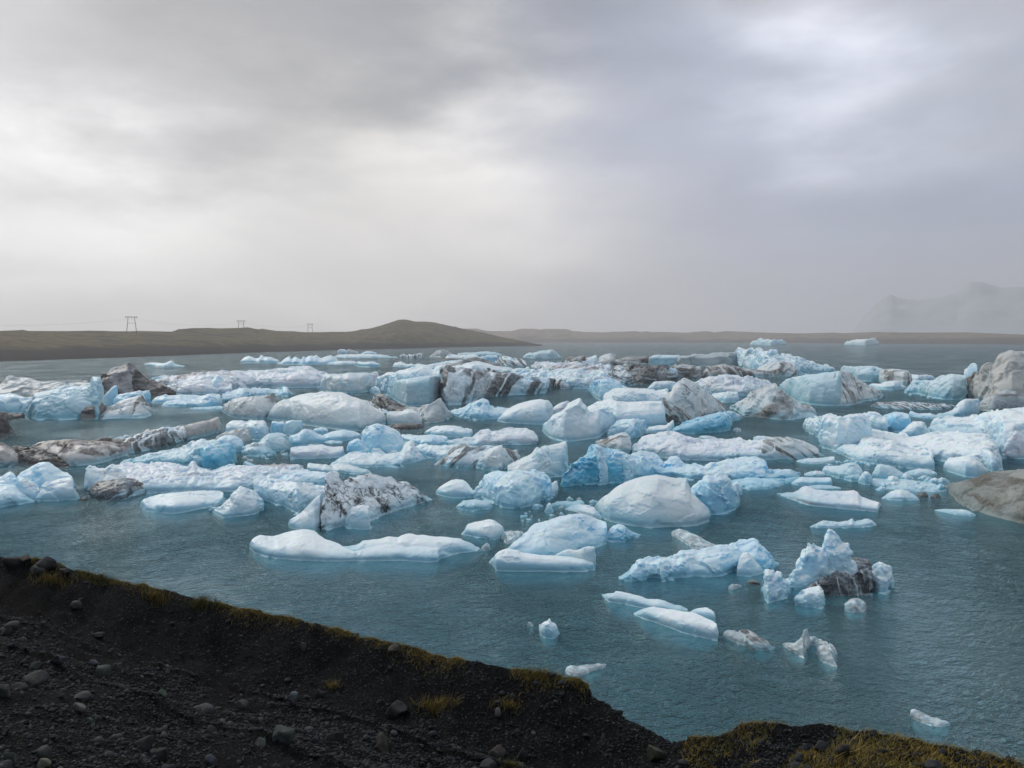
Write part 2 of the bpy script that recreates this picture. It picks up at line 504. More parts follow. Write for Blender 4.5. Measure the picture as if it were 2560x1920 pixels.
def mountain():
    prof = [(1900, 848), (2128, 833), (2169, 781), (2198, 752), (2227, 733.5), (2241, 744), (2296, 749), (2354, 744), (2397, 729), (2426, 706),
            (2455, 704.6), (2499, 716), (2560, 714), (2700, 690), (2850, 672), (3000, 700), (3200, 760), (3500, 830)]
    xs = np.arange(1900, 3501, 8)
    yt = np.interp(xs, [p[0] for p in prof], [p[1] for p in prof])
    r0, r1 = 5000.0, 6000.0
    V = []; nr = 40
    for k, px in enumerate(xs):
        bx, by, t = bearing(px, yt[k])
        zt = max(H + r1 * float(t), 2)
        for j in range(nr):
            s = j / (nr - 1)
            if s < .7:
                q = s / .7; r = r0 + (r1 - r0) * q; z = zt * q ** 1.3 + 2
            else:
                q = (s - .7) / .3; r = r1 + 900 * q; z = zt * (1 - q * .9) + 2
            x, y = bx * r, by * r
            z += .13 * zt * (fbm((x / 250, y / 250, 2.2), 5)) * math.sin(math.pi * s) * (1 if s < .66 else .3)
            V.append((x, y, z))
    N = NT('mountain_rock')
    c = N.n('ShaderNodeTexCoord').outputs['Object']
    n = N.noise(N.mapping(c, (1, 1, 2.5)), .005, 7, .62)
    N.bsdf(Base_Color=N.mix(N.ramp(n, .35, .65), (.40, .43, .48), (.46, .49, .53)), Roughness=.95)  # rock colour paled towards the haze so the mountain stays faint
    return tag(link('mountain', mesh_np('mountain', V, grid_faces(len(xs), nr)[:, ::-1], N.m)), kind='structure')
mountain()

# ---------------------------------------------------------------- air
def haze():
    x, y0, y1, z0, z1 = 7200.0, -500.0, 7300.0, -8.0, 620.0
    v = [(-x, y0, z0), (x, y0, z0), (x, y1, z0), (-x, y1, z0), (-x, y0, z1), (x, y0, z1), (x, y1, z1), (-x, y1, z1)]
    f = [(3, 2, 1, 0), (4, 5, 6, 7), (0, 1, 5, 4), (1, 2, 6, 5), (2, 3, 7, 6), (3, 0, 4, 7)]
    N = NT('haze_air')
    p = N.n('ShaderNodeVolumePrincipled')
    p.inputs['Color'].default_value = (.90, .89, .905, 1)
    p.inputs['Anisotropy'].default_value = .5
    p.inputs['Density'].default_value = .00023
    N.l(p.outputs[0], N.out.inputs['Volume'])
    tag(link('haze', new_mesh('haze', v, f, N.m, smooth=False)), kind='stuff')
haze()

# ---------------------------------------------------------------- gravel bank in the foreground
CREST = [(-1500, 1000, 30, .5, 2.2), (-700, 1230, 19, .5, 2.2), (-300, 1320, 16.2, .5, 2.2), (0, 1388, 14, .5, 2.0), (110, 1398, 13.6, .55, 2.0), (200, 1425, 13.1, .55, 2.0), (400, 1478, 12.4, .55, 1.9), (560, 1515, 11.9, .55, 1.8),
         (740, 1548, 11.2, .55, 1.7), (900, 1590, 10.7, .5, 1.6), (1100, 1640, 10.0, .5, 1.6), (1250, 1668, 9.6, .5, 1.5), (1380, 1690, 9.3, .5, 1.5), (1440, 1700, 9.2, .5, 1.4), (1470, 1712, 9.15, .5, 1.3),
         (1480, 1735, 9.0, .4, 1.2), (1560, 1790, 8.6, .3, 1.0), (1640, 1838, 8.2, .15, .8), (1680, 1858, 8.0, .05, .6), (1712, 1858, 7.7, .05, .5), (1722, 1842, 7.6, .25, .5),
         (1790, 1840, 7.55, .28, .5), (1830, 1830, 7.5, .28, .5), (1850, 1812, 7.45, .28, .6), (1880, 1808, 7.4, .22, .9), (1980, 1815, 7.2, .16, .9), (2060, 1818, 7.1, .14, .9), (2200, 1843, 6.8, .10, .9),
         (2400, 1880, 6.55, .08, .9), (2560, 1905, 6.35, .08, .8), (2900, 1960, 6.0, .08, .8), (4200, 2060, 5.5, .08, .8)]
_c = []
for px, py, r, dip, wdt in CREST:
    bx, by, t = bearing(px, py)
    _c.append((math.atan2(float(bx), float(by)), r, H + r * float(t), dip, wdt))
_c.sort()
CA = np.array(_c)
def crest_at(phi):
    return [float(np.interp(phi, CA[:, 0], CA[:, i])) for i in range(1, 5)]
def sstep(a, b, x):
    t = min(max((x - a) / (b - a), 0), 1)
    return t * t * (3 - 2 * t)
def bank_z(phi, r, rc=None, fine=True):
    rc, zc, dip, wdt = rc or crest_at(phi)
    dip *= .78
    q = rc - r
    x, y = math.sin(phi) * r, math.cos(phi) * r
    if q >= 0:
        low = zc - dip
        rr = rc - wdt
        base = low + (10.3 - low) * ((rr - r) / rr) ** 1.15 if r < rr else low
        # the eroded face under the rim falls away quickly, then eases into the floor
        face = 1 - sstep(.0, wdt, q) ** .8
        z = base + dip * face
        # little gravel terraces that run along the bank
        d = q - wdt + .25 * fbm((x * .35, y * .35, 4.0), 2)
        for d0 in (.25, 2.2):
            z += .10 * math.exp(-((d - d0) / .45) ** 2) * (1 if d < d0 else .5)
    else:
        z = zc + 1.02 * q + .12 * q * q / (1 + abs(q)) * 0
        z = max(z, -4.0)
    if fine:
        a = .075 if q > .35 else .05
        if q > 0: z -= .06 * max(0, 1 - abs(fbm((x * 1.5 + y * .4, y * .25, 3.0), 3)) * 3.2) * sstep(0, .3, q) * (1 - sstep(wdt, wdt + .6, q))
        z += a * fbm((x * 1.1, y * 1.1, 1.0), 5) + .030 * fbm((x * 5, y * 5, 9.0), 4)
    return z
def gravel_mat():
    N = NT('black_gravel')
    c = N.n('ShaderNodeTexCoord').outputs['Object']
    v = N.voro(c, 38.0); v2 = N.voro(c, 95.0)
    big = N.noise(c, .9, 5, .6)
    hsv = N.n('ShaderNodeSeparateColor'); N.l(v.outputs['Color'], hsv.inputs[0])
    hs2 = N.n('ShaderNodeSeparateColor'); N.l(v2.outputs['Color'], hs2.inputs[0])
    col = N.mix(hsv.outputs[0], (.0026, .0029, .0034), (.0066, .0072, .0085))
    col = N.mix(N.ramp(hs2.outputs[1], .8, 1, 0, .8), col, (.045, .045, .045))
    col = N.mix(N.ramp(big, .42, .64, 0, .75), col, (.0036, .0037, .0040))
    h = N.math('ADD', v.outputs['Distance'], N.math('MULTIPLY', v2.outputs['Distance'], .5))
    h = N.math('ADD', h, N.math('MULTIPLY', N.noise(c, 14, 6, .7), .8))
    N.bsdf(Base_Color=col, Roughness=.9, Specular_IOR_Level=.06, Normal=N.bump(h, .9, .02))
    return N.m
def bank():
    phis = np.linspace(R(-78), R(78), 620)
    ts = np.concatenate([np.linspace(.05, 1, 130), 1 + np.linspace(.004, 1, 34) ** 1.3])
    V = []
    for ph in phis:
        cr = crest_at(ph)
        for t in ts:
            r = cr[0] * t if t <= 1 else cr[0] + (t - 1) * 13.5
            V.append((math.sin(ph) * r, math.cos(ph) * r, bank_z(ph, r, cr)))
    return tag(link('gravel_bank', mesh_np('gravel_bank', V, grid_faces(len(phis), len(ts))[:, ::-1], gravel_mat())), kind='structure')
bank()

def bank_hit(px, py):
    """world point where a pixel's ray meets the bank (marching)"""
    bx, by, t = [float(q) for q in bearing(px, py)]
    ph = math.atan2(bx, by); cr = crest_at(ph)
    r = 1.5
    while r < cr[0] - .02:
        z = bank_z(ph, r, cr)
        if H + r * t <= z: break
        r += .02
    return Vector((math.sin(ph) * r, math.cos(ph) * r, bank_z(ph, r, cr))), r

# loose gravel: countless pebbles, one object
def ico(sub):
    import bmesh
    bm = bmesh.new(); bmesh.ops.create_icosphere(bm, subdivisions=sub, radius=1)
    V = np.array([v.co[:] for v in bm.verts]); F = np.array([[v.index for v in f.verts] for f in bm.faces]); bm.free()
    return V, F
def stone_mat(name, cols, rough=.75):
    N = NT(name)
    c = obj_coords(N)
    geo = N.n('ShaderNodeNewGeometry')
    rnd = geo.outputs['Random Per Island']
    r = N.n('ShaderNodeValToRGB')
    el = r.color_ramp.elements
    while len(el) < len(cols): el.new(.5)
    for i, k in enumerate(cols):
        el[i].position = i / len(cols); el[i].color = k + (1,)
    r.color_ramp.interpolation = 'CONSTANT'
    N.l(rnd, r.inputs[0])
    sp = N.ramp(N.noise(c, 30, 4, .7), .35, .7, .6, 1.35)
    x = N.n('ShaderNodeVectorMath', operation='SCALE'); N.l(r.outputs[0], x.inputs[0]); N.l(sp, x.inputs['Scale'])
    N.bsdf(Base_Color=x.outputs[0], Roughness=rough, Specular_IOR_Level=.14, Normal=N.bump(N.noise(c, 40, 5, .7), .4, .01))
    return N.m
PEB = [(.022, .022, .024), (.030, .030, .033), (.018, .018, .018), (.042, .043, .046), (.026, .028, .032), (.060, .060, .058), (.034, .037, .035), (.022, .022, .025),
       (.050, .046, .040), (.020, .021, .023), (.085, .084, .080), (.033, .033, .038)]
def pebbles():
    SH = [ico(1), ico(2)]
    n = 95000
    ph = rng.uniform(R(-42), R(42), n)
    u = rng.uniform(0, 1, n)
    size = .0065 + .017 * rng.uniform(0, 1, n) ** 2.6 + (rng.uniform(0, 1, n) > .993) * rng.uniform(.010, .04, n)
    Vs, Fs = [], []
    k = 0
    for i in range(n):
        cr = crest_at(ph[i])
        r = math.sqrt(u[i] * ((cr[0] + .25) ** 2 - 5.0 ** 2) + 5.0 ** 2)
        q = cr[0] - r
        x, y = math.sin(ph[i]) * r, math.cos(ph[i]) * r
        onface = 0 < q < cr[3]
        if onface and rng.random() < .45: continue
        if fbm((x * .8, y * .8, 31.0), 3) < -.30 and rng.random() < .75: continue
        s = size[i] * (.8 if onface else 1)
        if q < .3 and s > .05: s = .05
        Vi, Fi = SH[1 if s > .032 else 0]; nv = len(Vi)
        sc = np.array([rng.uniform(.8, 1.5), rng.uniform(.7, 1.1), rng.uniform(.45, .85)]) * s
        a = rng.uniform(0, 6.28); ca, sa = math.cos(a), math.sin(a)
        P = Vi * (1 + rng.uniform(-.26, .22, (nv, 1))) * sc
        t = rng.normal(0, .25)
        P = np.stack([P[:, 0] * ca - P[:, 1] * sa, P[:, 0] * sa + P[:, 1] * ca, P[:, 2] + P[:, 0] * t], 1)
        P += (x, y, bank_z(ph[i], r, cr) + sc[2] * .25)
        Vs.append(P); Fs.append(Fi + k); k += nv
    return tag(link('gravel', mesh_np('gravel', np.concatenate(Vs), np.concatenate(Fs), stone_mat('pebble_stone', [tuple(q * f for q, f in zip(k, (.70, .75, .83))) for k in PEB]))), kind='stuff')
pebbles()

# the stones one can point at: (px, py of the foot, width px, height px, colour, label)
H_, I_, J_ = (0, 1360, 2.962), (700, 1360, 2.962), (1440, 1600, 1.975)
GREY, DARK, PALE, GREEN, BROWN, BLUE = (.046, .048, .050), (.020, .020, .023), (.12, .12, .11), (.060, .068, .060), (.062, .052, .045), (.046, .052, .066)
STONES = [
 (H_, 95, 175, 125, 75, DARK, 'dark rounded boulder at the left end of the bank rim'),
 (H_, 335, 190, 185, 85, DARK, 'broad dark boulder on the bank rim beside the first golden tuft'),
 (H_, 185, 130, 130, 40, BROWN, 'reddish flat boulder behind the dark rim boulder'),
 (H_, 280, 215, 100, 50, GREY, 'grey stone just below the broad dark rim boulder'),
 (H_, 480, 215, 80, 35, GREY, 'flat grey stone right of the broad dark rim boulder'),
 (H_, 570, 475, 85, 50, GREY, 'pale grey stone stuck in the dark face under the rim'),
 (H_, 100, 640, 110, 55, GREY, 'light topped stone at the left edge on the upper gravel step'),
 (H_, 50, 665, 95, 40, DARK, 'flat dark stone lying in front of the light topped stone'),
 (H_, 720, 695, 100, 40, DARK, 'low dark stone on the line of the upper gravel step'),
 (H_, 260, 915, 75, 38, GREEN, 'small greenish stone between the two gravel steps'),
 (H_, 430, 875, 60, 55, BLUE, 'small bluish stone left of the grey wedge stone'),
 (H_, 690, 900, 70, 42, BLUE, 'purplish stone close beside the grey wedge stone'),
 (H_, 760, 985, 110, 115, GREEN, 'grey wedge shaped stone standing up on the lower gravel step'),
 (H_, 235, 1040, 210, 75, GREY, 'long smooth grey stone lying on the lower gravel step'),
 (H_, 150, 1080, 125, 40, DARK, 'flat dark stone under the long smooth grey stone'),
 (H_, 30, 1135, 100, 95, GREEN, 'olive boulder cut by the left edge of the photo'),
 (H_, 1235, 975, 48, 55, BROWN, 'small tan upright pebble stone in the middle of the slope'),
 (H_, 1205, 1140, 66, 62, (.075, .105, .08), 'green angular stone in the middle of the gravel'),
 (H_, 610, 1145, 140, 45, GREY, 'flat grey slab above the pale round stone'),
 (H_, 592, 1250, 92, 72, PALE, 'pale round stone in the lower left gravel'),
 (H_, 660, 1330, 55, 52, (.06, .10, .08), 'small bright green stone below the pale round stone'),
 (H_, 325, 1600, 98, 95, GREEN, 'grey egg shaped stone above the pale block at the bottom left'),
 (H_, 325, 1665, 100, 62, (.17, .16, .13), 'pale cream block at the bottom left edge'),
 (H_, 80, 1620, 95, 75, GREEN, 'mossy grey stone in the bottom left corner'),
 (H_, 1070, 1510, 145, 85, DARK, 'dark domed boulder with a twin touching its right side'),
 (H_, 1165, 1590, 145, 90, DARK, 'second dark domed boulder, right and below of its twin'),
 (H_, 1800, 1215, 110, 60, GREY, 'grey pointed stone right of the flat slabs'),
 (H_, 1525, 1245, 170, 45, GREY, 'long flat shingle stone in the middle of the gravel'),
 (H_, 1570, 1390, 72, 48, GREY, 'smooth grey stone left of the big green grey boulder'),
 (H_, 1935, 1505, 108, 64, GREEN, 'rounded stone at the foot of the big green grey boulder'),
 (H_, 2095, 1455, 180, 140, (.055, .068, .066), 'big green grey boulder, largest on the lower slope'),
 (H_, 1560, 1630, 110, 68, BLUE, 'blue grey stone with a crack at the bottom edge'),
 (I_, 100, 1150, 75, 75, (.115, .14, .15), 'pale bluish triangular stone on the slope'),
 (I_, 290, 1140, 95, 68, DARK, 'dark stone beside the orange grass sprig'),
 (I_, 865, 1280, 180, 118, DARK, 'large dark boulder below the middle of the rim'),
 (I_, 415, 1470, 165, 88, DARK, 'long dark boulder left of the pointed brown stone'),
 (I_, 260, 1470, 75, 52, BLUE, 'blue grey stone beside the long dark boulder'),
 (I_, 750, 1530, 105, 125, (.080, .072, .058), 'pointed brown stone standing upright on the lower slope'),
 (I_, 630, 1465, 80, 55, GREY, 'grey stone close left of the pointed brown stone'),
 (I_, 1600, 1595, 190, 115, (.060, .052, .046), 'brown angular boulder near the bottom above the green tuft'),
 (I_, 1540, 1650, 150, 60, GREY, 'flat grey stone in front of the brown angular boulder'),
 (I_, 1790, 1600, 120, 80, DARK, 'dark stone right of the brown angular boulder'),
 (I_, 1615, 1285, 58, 62, PALE, 'pale oblong stone on the slope right of the tall grass clump'),
 (I_, 855, 785, 118, 45, (.085, .078, .066), 'flat tan stone lying on the grassy rim'),
 (I_, 175, 785, 58, 58, GREY, 'grey leaf shaped stone in the face below the grassy rim'),
 (I_, 2010, 985, 80, 42, GREY, 'rounded stone at the right end of the rim'),
 (J_, 400, 590, 120, 66, (.038, .042, .028), 'mossy boulder in the gully between the two banks'),
 (J_, 505, 540, 58, 42, DARK, 'dark boulder blocking the gully beside the mossy one'),
 (J_, 1325, 580, 105, 58, DARK, 'dark boulder in the grass of the right bank'),
 (J_, 1215, 550, 90, 46, GREY, 'grey boulder left of the dark one on the right bank'),
 (J_, 1770, 628, 105, 32, GREY, 'long flat stone in the grass at the bottom right'),
 (J_, 1110, 600, 62, 34, GREY, 'small stone at the dark edge of the right grass'),
]
def stone_mesh(seed, flat):
    V, F = ico(3)
    r = np.random.default_rng(seed)
    off = r.uniform(0, 50, 3)
    cuts = [(Vector(r.normal(0, 1, 3)).normalized(), r.uniform(.48, .85)) for _ in range(11)]
    out = []
    for p in V:
        p = Vector(p)
        for nrm, d in cuts:
            e = p.dot(nrm) - d
            if e > 0: p = p - nrm * e * .95
        p = p * (1 + .10 * fbm(p * 1.4 + Vector(off), 4))
        out.append(p[:])
    out = np.array(out)
    out /= np.abs(out).max(0)
    return out, F
SMAT = {}
for i, (org, zx, zy, zw, zh, colr, lab) in enumerate(STONES):
    px, py = org[0] + zx / org[2], org[1] + zy / org[2]
    P, r = bank_hit(px, min(py, 1935))
    wm_ = zw / org[2] * r / FPX * .95
    hm_ = zh / org[2] * r / FPX * 1.0
    V, F = stone_mesh(100 + i, 1)
    V = V * (wm_ / 2, wm_ / 2 * .8, hm_ * .68)
    if colr not in SMAT:
        N = NT('stone'); c = obj_coords(N)
        n = N.noise(c, 12, 6, .65); n2 = N.noise(c, 3, 4, .6)
        a = tuple(q * .42 for q in colr); b = tuple(min(q * 1.15, 1) for q in colr)
        cc = N.mix(N.ramp(n, .3, .7), a, b)
        cc = N.mix(N.ramp(n2, .52, .7, 0, .5), cc, (.055, .055, .045))
        N.bsdf(Base_Color=cc, Roughness=.75, Specular_IOR_Level=.18, Normal=N.bump(N.noise(c, 22, 7, .7), .6, .02))
        SMAT[colr] = N.m
    o = link('stone', mesh_np('stone', V, F, SMAT[colr]), P + Vector((0, 0, hm_ * .30)))
    o.rotation_euler = (rng.normal(0, .1), rng.normal(0, .12), rng.uniform(-.5, .5))
    tag(o, lab, 'stone', 'stones and boulders lying in the gravel bank')

# ---------------------------------------------------------------- grass
def blades(pts, hmin, hmax, wid, lean=.5):
    """pts: list of root points; bent three-segment blades"""
    V, F = [], []
    k = 0
    for p in pts:
        h = random.uniform(hmin, hmax); a = random.uniform(0, 6.283); l = random.uniform(.15, 1) * lean * h
        w = wid * random.uniform(.6, 1.2)
        dx, dy = math.cos(a), math.sin(a)
        b = random.uniform(0, 6.283); ex, ey = math.cos(b) * w, math.sin(b) * w
        for s, ww in ((0, 1), (.5, .8), (.85, .45)):
            o = l * s * s
            c = (p[0] + dx * o + .25 * h * s * s, p[1] + dy * o, p[2] - .01 + h * s * (1 - .25 * s))
            V += [(c[0] - ex * ww, c[1] - ey * ww, c[2]), (c[0] + ex * ww, c[1] + ey * ww, c[2])]
        V.append((p[0] + dx * l + .25 * h, p[1] + dy * l, p[2] + h * .72))
        F += [(k, k + 1, k + 3, k + 2), (k + 2, k + 3, k + 5, k + 4), (k + 4, k + 5, k + 6, k + 6)]
        k += 7
    return V, [f if f[2] != f[3] else f[:3] for f in F]
def grass_mat(name, a, b, c3):
    N = NT(name)
    g = N.n('ShaderNodeNewGeometry')
    c = N.n('ShaderNodeTexCoord').outputs['Object']
    col = N.mix(g.outputs['Random Per Island'], a, b)
    col = N.mix(N.ramp(N.noise(c, 2.2, 4), .45, .62, 0, .8), col, c3)
    N.bsdf(Base_Color=col, Roughness=.7, Specular_IOR_Level=.2, Subsurface_Weight=0.0)
    return N.m
GM = grass_mat('autumn_grass', (.200, .148, .034), (.320, .230, .060), (.120, .112, .032))
pts = []
# fringe along the left rim, in broken clumps
lo, hi = math.atan2(*[float(q) for q in bearing(-200, 1360)[:2]]), math.atan2(*[float(q) for q in bearing(1470, 1712)[:2]])
for _ in range(20000):
    ph = random.uniform(lo, hi); cr = crest_at(ph)
    x, y = math.sin(ph) * cr[0], math.cos(ph) * cr[0]
    d = fbm((x * 1.3, y * 1.3, 12.0), 4)
    ramp_ = sstep(lo, lo + .25, ph)
    if d < .11 - .32 * ramp_ + random.uniform(-.08, .08): continue
    q = abs(random.gauss(0, .12)) * (1 + max(d, 0) * 1.5) - .08
    r = cr[0] - q
    pts.append((math.sin(ph) * r, math.cos(ph) * r, bank_z(ph, r, cr)))
# the grassy right bank
lo, hi = math.atan2(*[float(q) for q in bearing(1705, 1850)[:2]]), math.atan2(*[float(q) for q in bearing(3000, 1960)[:2]])
for _ in range(70000):
    ph = random.uniform(lo, hi); cr = crest_at(ph)
    q = random.uniform(-.25, 1.7); r = cr[0] - q
    x, y = math.sin(ph) * r, math.cos(ph) * r
    d = fbm((x * 1.6, y * 1.6, 5.0), 4)
    edge = sstep(lo, lo + .12, ph)
    if d + .34 * edge - .34 * max(q - .45, 0) * (1.2 - .5 * sstep(lo, hi, ph)) < .10 + random.uniform(-.1, .1): continue
    pts.append((x, y, bank_z(ph, r, cr)))
V, F = blades(pts, .018, .062, .0032, 1.0)
tag(link('grass', new_mesh('grass', V, F, GM, smooth=False)), kind='stuff')

GM2 = grass_mat('orange_grass', (.130, .092, .022), (.200, .145, .038), (.080, .066, .020))
GM3 = grass_mat('green_grass', (.075, .070, .018), (.12, .105, .03), (.04, .045, .012))
GM4 = grass_mat('straw_grass', (.20, .145, .045), (.29, .215, .075), (.14, .10, .03))
TUFTS = [
 (H_, 385, 275, .30, .26, 380, GM2, 'orange grass tuft below the broad dark rim boulder'),
 (H_, 745, 265, .26, .24, 340, GM3, 'yellow green grass tuft on the rim at the left'),
 (H_, 1145, 410, .26, .28, 340, GM2, 'reddish grass tuft hanging on the rim face'),
 (H_, 1490, 450, .26, .32, 420, GM3, 'tall yellow grass tuft on the rim in the lower left'),
 (I_, 385, 1065, .13, .17, 160, GM2, 'small orange grass sprig on the open gravel slope'),
 (I_, 1140, 1240, .24, .22, 520, GM2, 'bushy golden grass clump on the gravel slope'),
 (I_, 1700, 1205, .20, .16, 260, GM2, 'drooping brown grass clump under the right rim'),
 (I_, 1690, 1645, .16, .13, 300, GM3, 'green grass tuft beside the brown angular boulder'),
 (I_, 1915, 965, .26, .26, 360, GM2, 'rusty grass tuft at the right end of the rim'),
 (J_, 1300, 600, .14, .34, 130, GM4, 'straw coloured long grass tuft bending over the right bank'),
]
for org, zx, zy, rad, h, n, m, lab in TUFTS:
    P, r = bank_hit(org[0] + zx / org[2], org[1] + zy / org[2])
    q = []
    for _ in range(n):
        a, d = random.uniform(0, 6.283), rad * min(abs(random.gauss(0, .5)), .9)
        x, y = P.x + math.cos(a) * d * 1.3, P.y + math.sin(a) * d * .8
        q.append((x - P.x, y - P.y, bank_z(math.atan2(x, y), math.hypot(x, y)) - P.z))
    V, F = blades(q, h * .25, h * .62, .0034, .9)
    tag(link('grass_tuft', new_mesh('grass_tuft', V, F, m, smooth=False), P), lab, 'grass tuft', 'grass tufts on the gravel bank')

# ---------------------------------------------------------------- power line pylons on the far ridge
def tube(V, F, a, b, ra, rb, n=8):
    a, b = Vector(a), Vector(b); d = (b - a).normalized()
    u = d.orthogonal().normalized(); w = d.cross(u); k = len(V)
    for p, r in ((a, ra), (b, rb)):
        for i in range(n):
            t = 2 * math.pi * i / n
            V.append(p + (u * math.cos(t) + w * math.sin(t)) * r)
    for i in range(n): F.append((k + i, k + (i + 1) % n, k + n + (i + 1) % n, k + n + i))
    F.append(tuple(k + i for i in reversed(range(n)))); F.append(tuple(k + n + i for i in range(n)))
def metal(name, col):
    N = NT(name); c = obj_coords(N)
    N.bsdf(Base_Color=N.mix(N.noise(c, .8, 4), col, tuple(q * 1.3 for q in col)), Roughness=.6, Metallic=.2)
    return N.m
PM = metal('weathered_timber', (.16, .155, .15))
def pylon(px, y_top, y_foot, halftop, halfbar, halffoot, dist, lab):
    bx, by, tf = [float(q) for q in bearing(px, y_foot)]
    _, _, tt = [float(q) for q in bearing(px, y_top)]
    zf, zt = H + dist * tf, H + dist * tt
    k = dist / FPX
    root = bpy.data.objects.new('power_pylon', None); COL.objects.link(root)
    root.location = (bx * dist, by * dist, zf)
    root.rotation_euler = (0, 0, -math.atan2(bx, by))
    h = zt - zf; th = .26
    for s in (-1, 1):
        V, F = [], []; tube(V, F, (s * halffoot * k, 0, -3), (s * halftop * k, 0, h), th * 1.15, th)
        link('leg', new_mesh('pylon_leg', V, F, PM), parent=root)
    V, F = [], []; tube(V, F, (-halfbar * k, 0, h), (halfbar * k, 0, h), th * 1.2, th * 1.2)
    link('crossarm', new_mesh('pylon_crossarm', V, F, PM), parent=root)
    q = .56; hx = (halffoot + (halftop - halffoot) * q) * k
    V, F = [], []; tube(V, F, (-hx, 0, h * q), (hx, 0, h * q), th * .55, th * .55)
    link('brace', new_mesh('pylon_brace', V, F, PM), parent=root)
    for x in (-.85, 0, .85):
        V, F = [], []; tube(V, F, (x * halfbar * k, 0, h - th), (x * halfbar * k, 0, h - 1.7), .13, .13, 6)
        link('insulator', new_mesh('pylon_insulator', V, F, PM), parent=root)
    PYL.append([Vector((bx * dist + x * halfbar * k * by, by * dist - x * halfbar * k * bx, zf + h - 1.7)) for x in (-.85, 0, .85)])
    tag(root, lab, 'pylon', 'power pylons along the far ridge')
PYL = []
pylon(329, 792.5, 827, 6.4, 13, 10.5, 800, 'tall twin legged power pylon on the flat ridge at the far left, largest of three')
pylon(603, 802.3, 819, 5, 9.7, 6.5, 980, 'middle twin legged power pylon standing behind the rounded ridge top')
pylon(775.5, 810, 830, 4.2, 7.2, 6, 1150, 'smallest twin legged power pylon, nearest the pointed hill')

cable = bpy.data.objects.new('power_line', None); COL.objects.link(cable)
bx, by, tt = [float(q) for q in bearing(-500, 790)]
start = Vector((bx * 620, by * 620, H + 620 * tt))
cable.location = PYL[0][1]
for i in range(3):
    V, F = [], []
    line = [start + (PYL[0][i] - PYL[0][1])] + [q[i] for q in PYL]
    for p, q in zip(line, line[1:]):
        for s in range(12):
            f0, f1 = s / 12, (s + 1) / 12
            sag = (q - p).length * .022
            u0 = p.lerp(q, f0) - Vector((0, 0, sag * 4 * f0 * (1 - f0))); u1 = p.lerp(q, f1) - Vector((0, 0, sag * 4 * f1 * (1 - f1)))
            tube(V, F, u0 - cable.location, u1 - cable.location, .016, .016, 5)
    link('wire', new_mesh('wire', V, F, PM), parent=cable)
tag(cable, 'thin sagging power cables strung along the pylons over the far ridge', 'power line')

# ================================================================ ICE
TILES = {'A': (0, 840), 'B': (640, 840), 'C': (1280, 840), 'D': (1920, 840), 'E': (600, 1160), 'F': (1200, 1160), 'G': (1800, 1160)}
ZS = 3.45625
def pts_of(tile, s):
    ox, oy = TILES[tile]
    q = [tuple(float(v) for v in t.split(',')) for t in s.split()]
    return np.array([(ox + a / ZS, oy + b / ZS) for a, b in q])

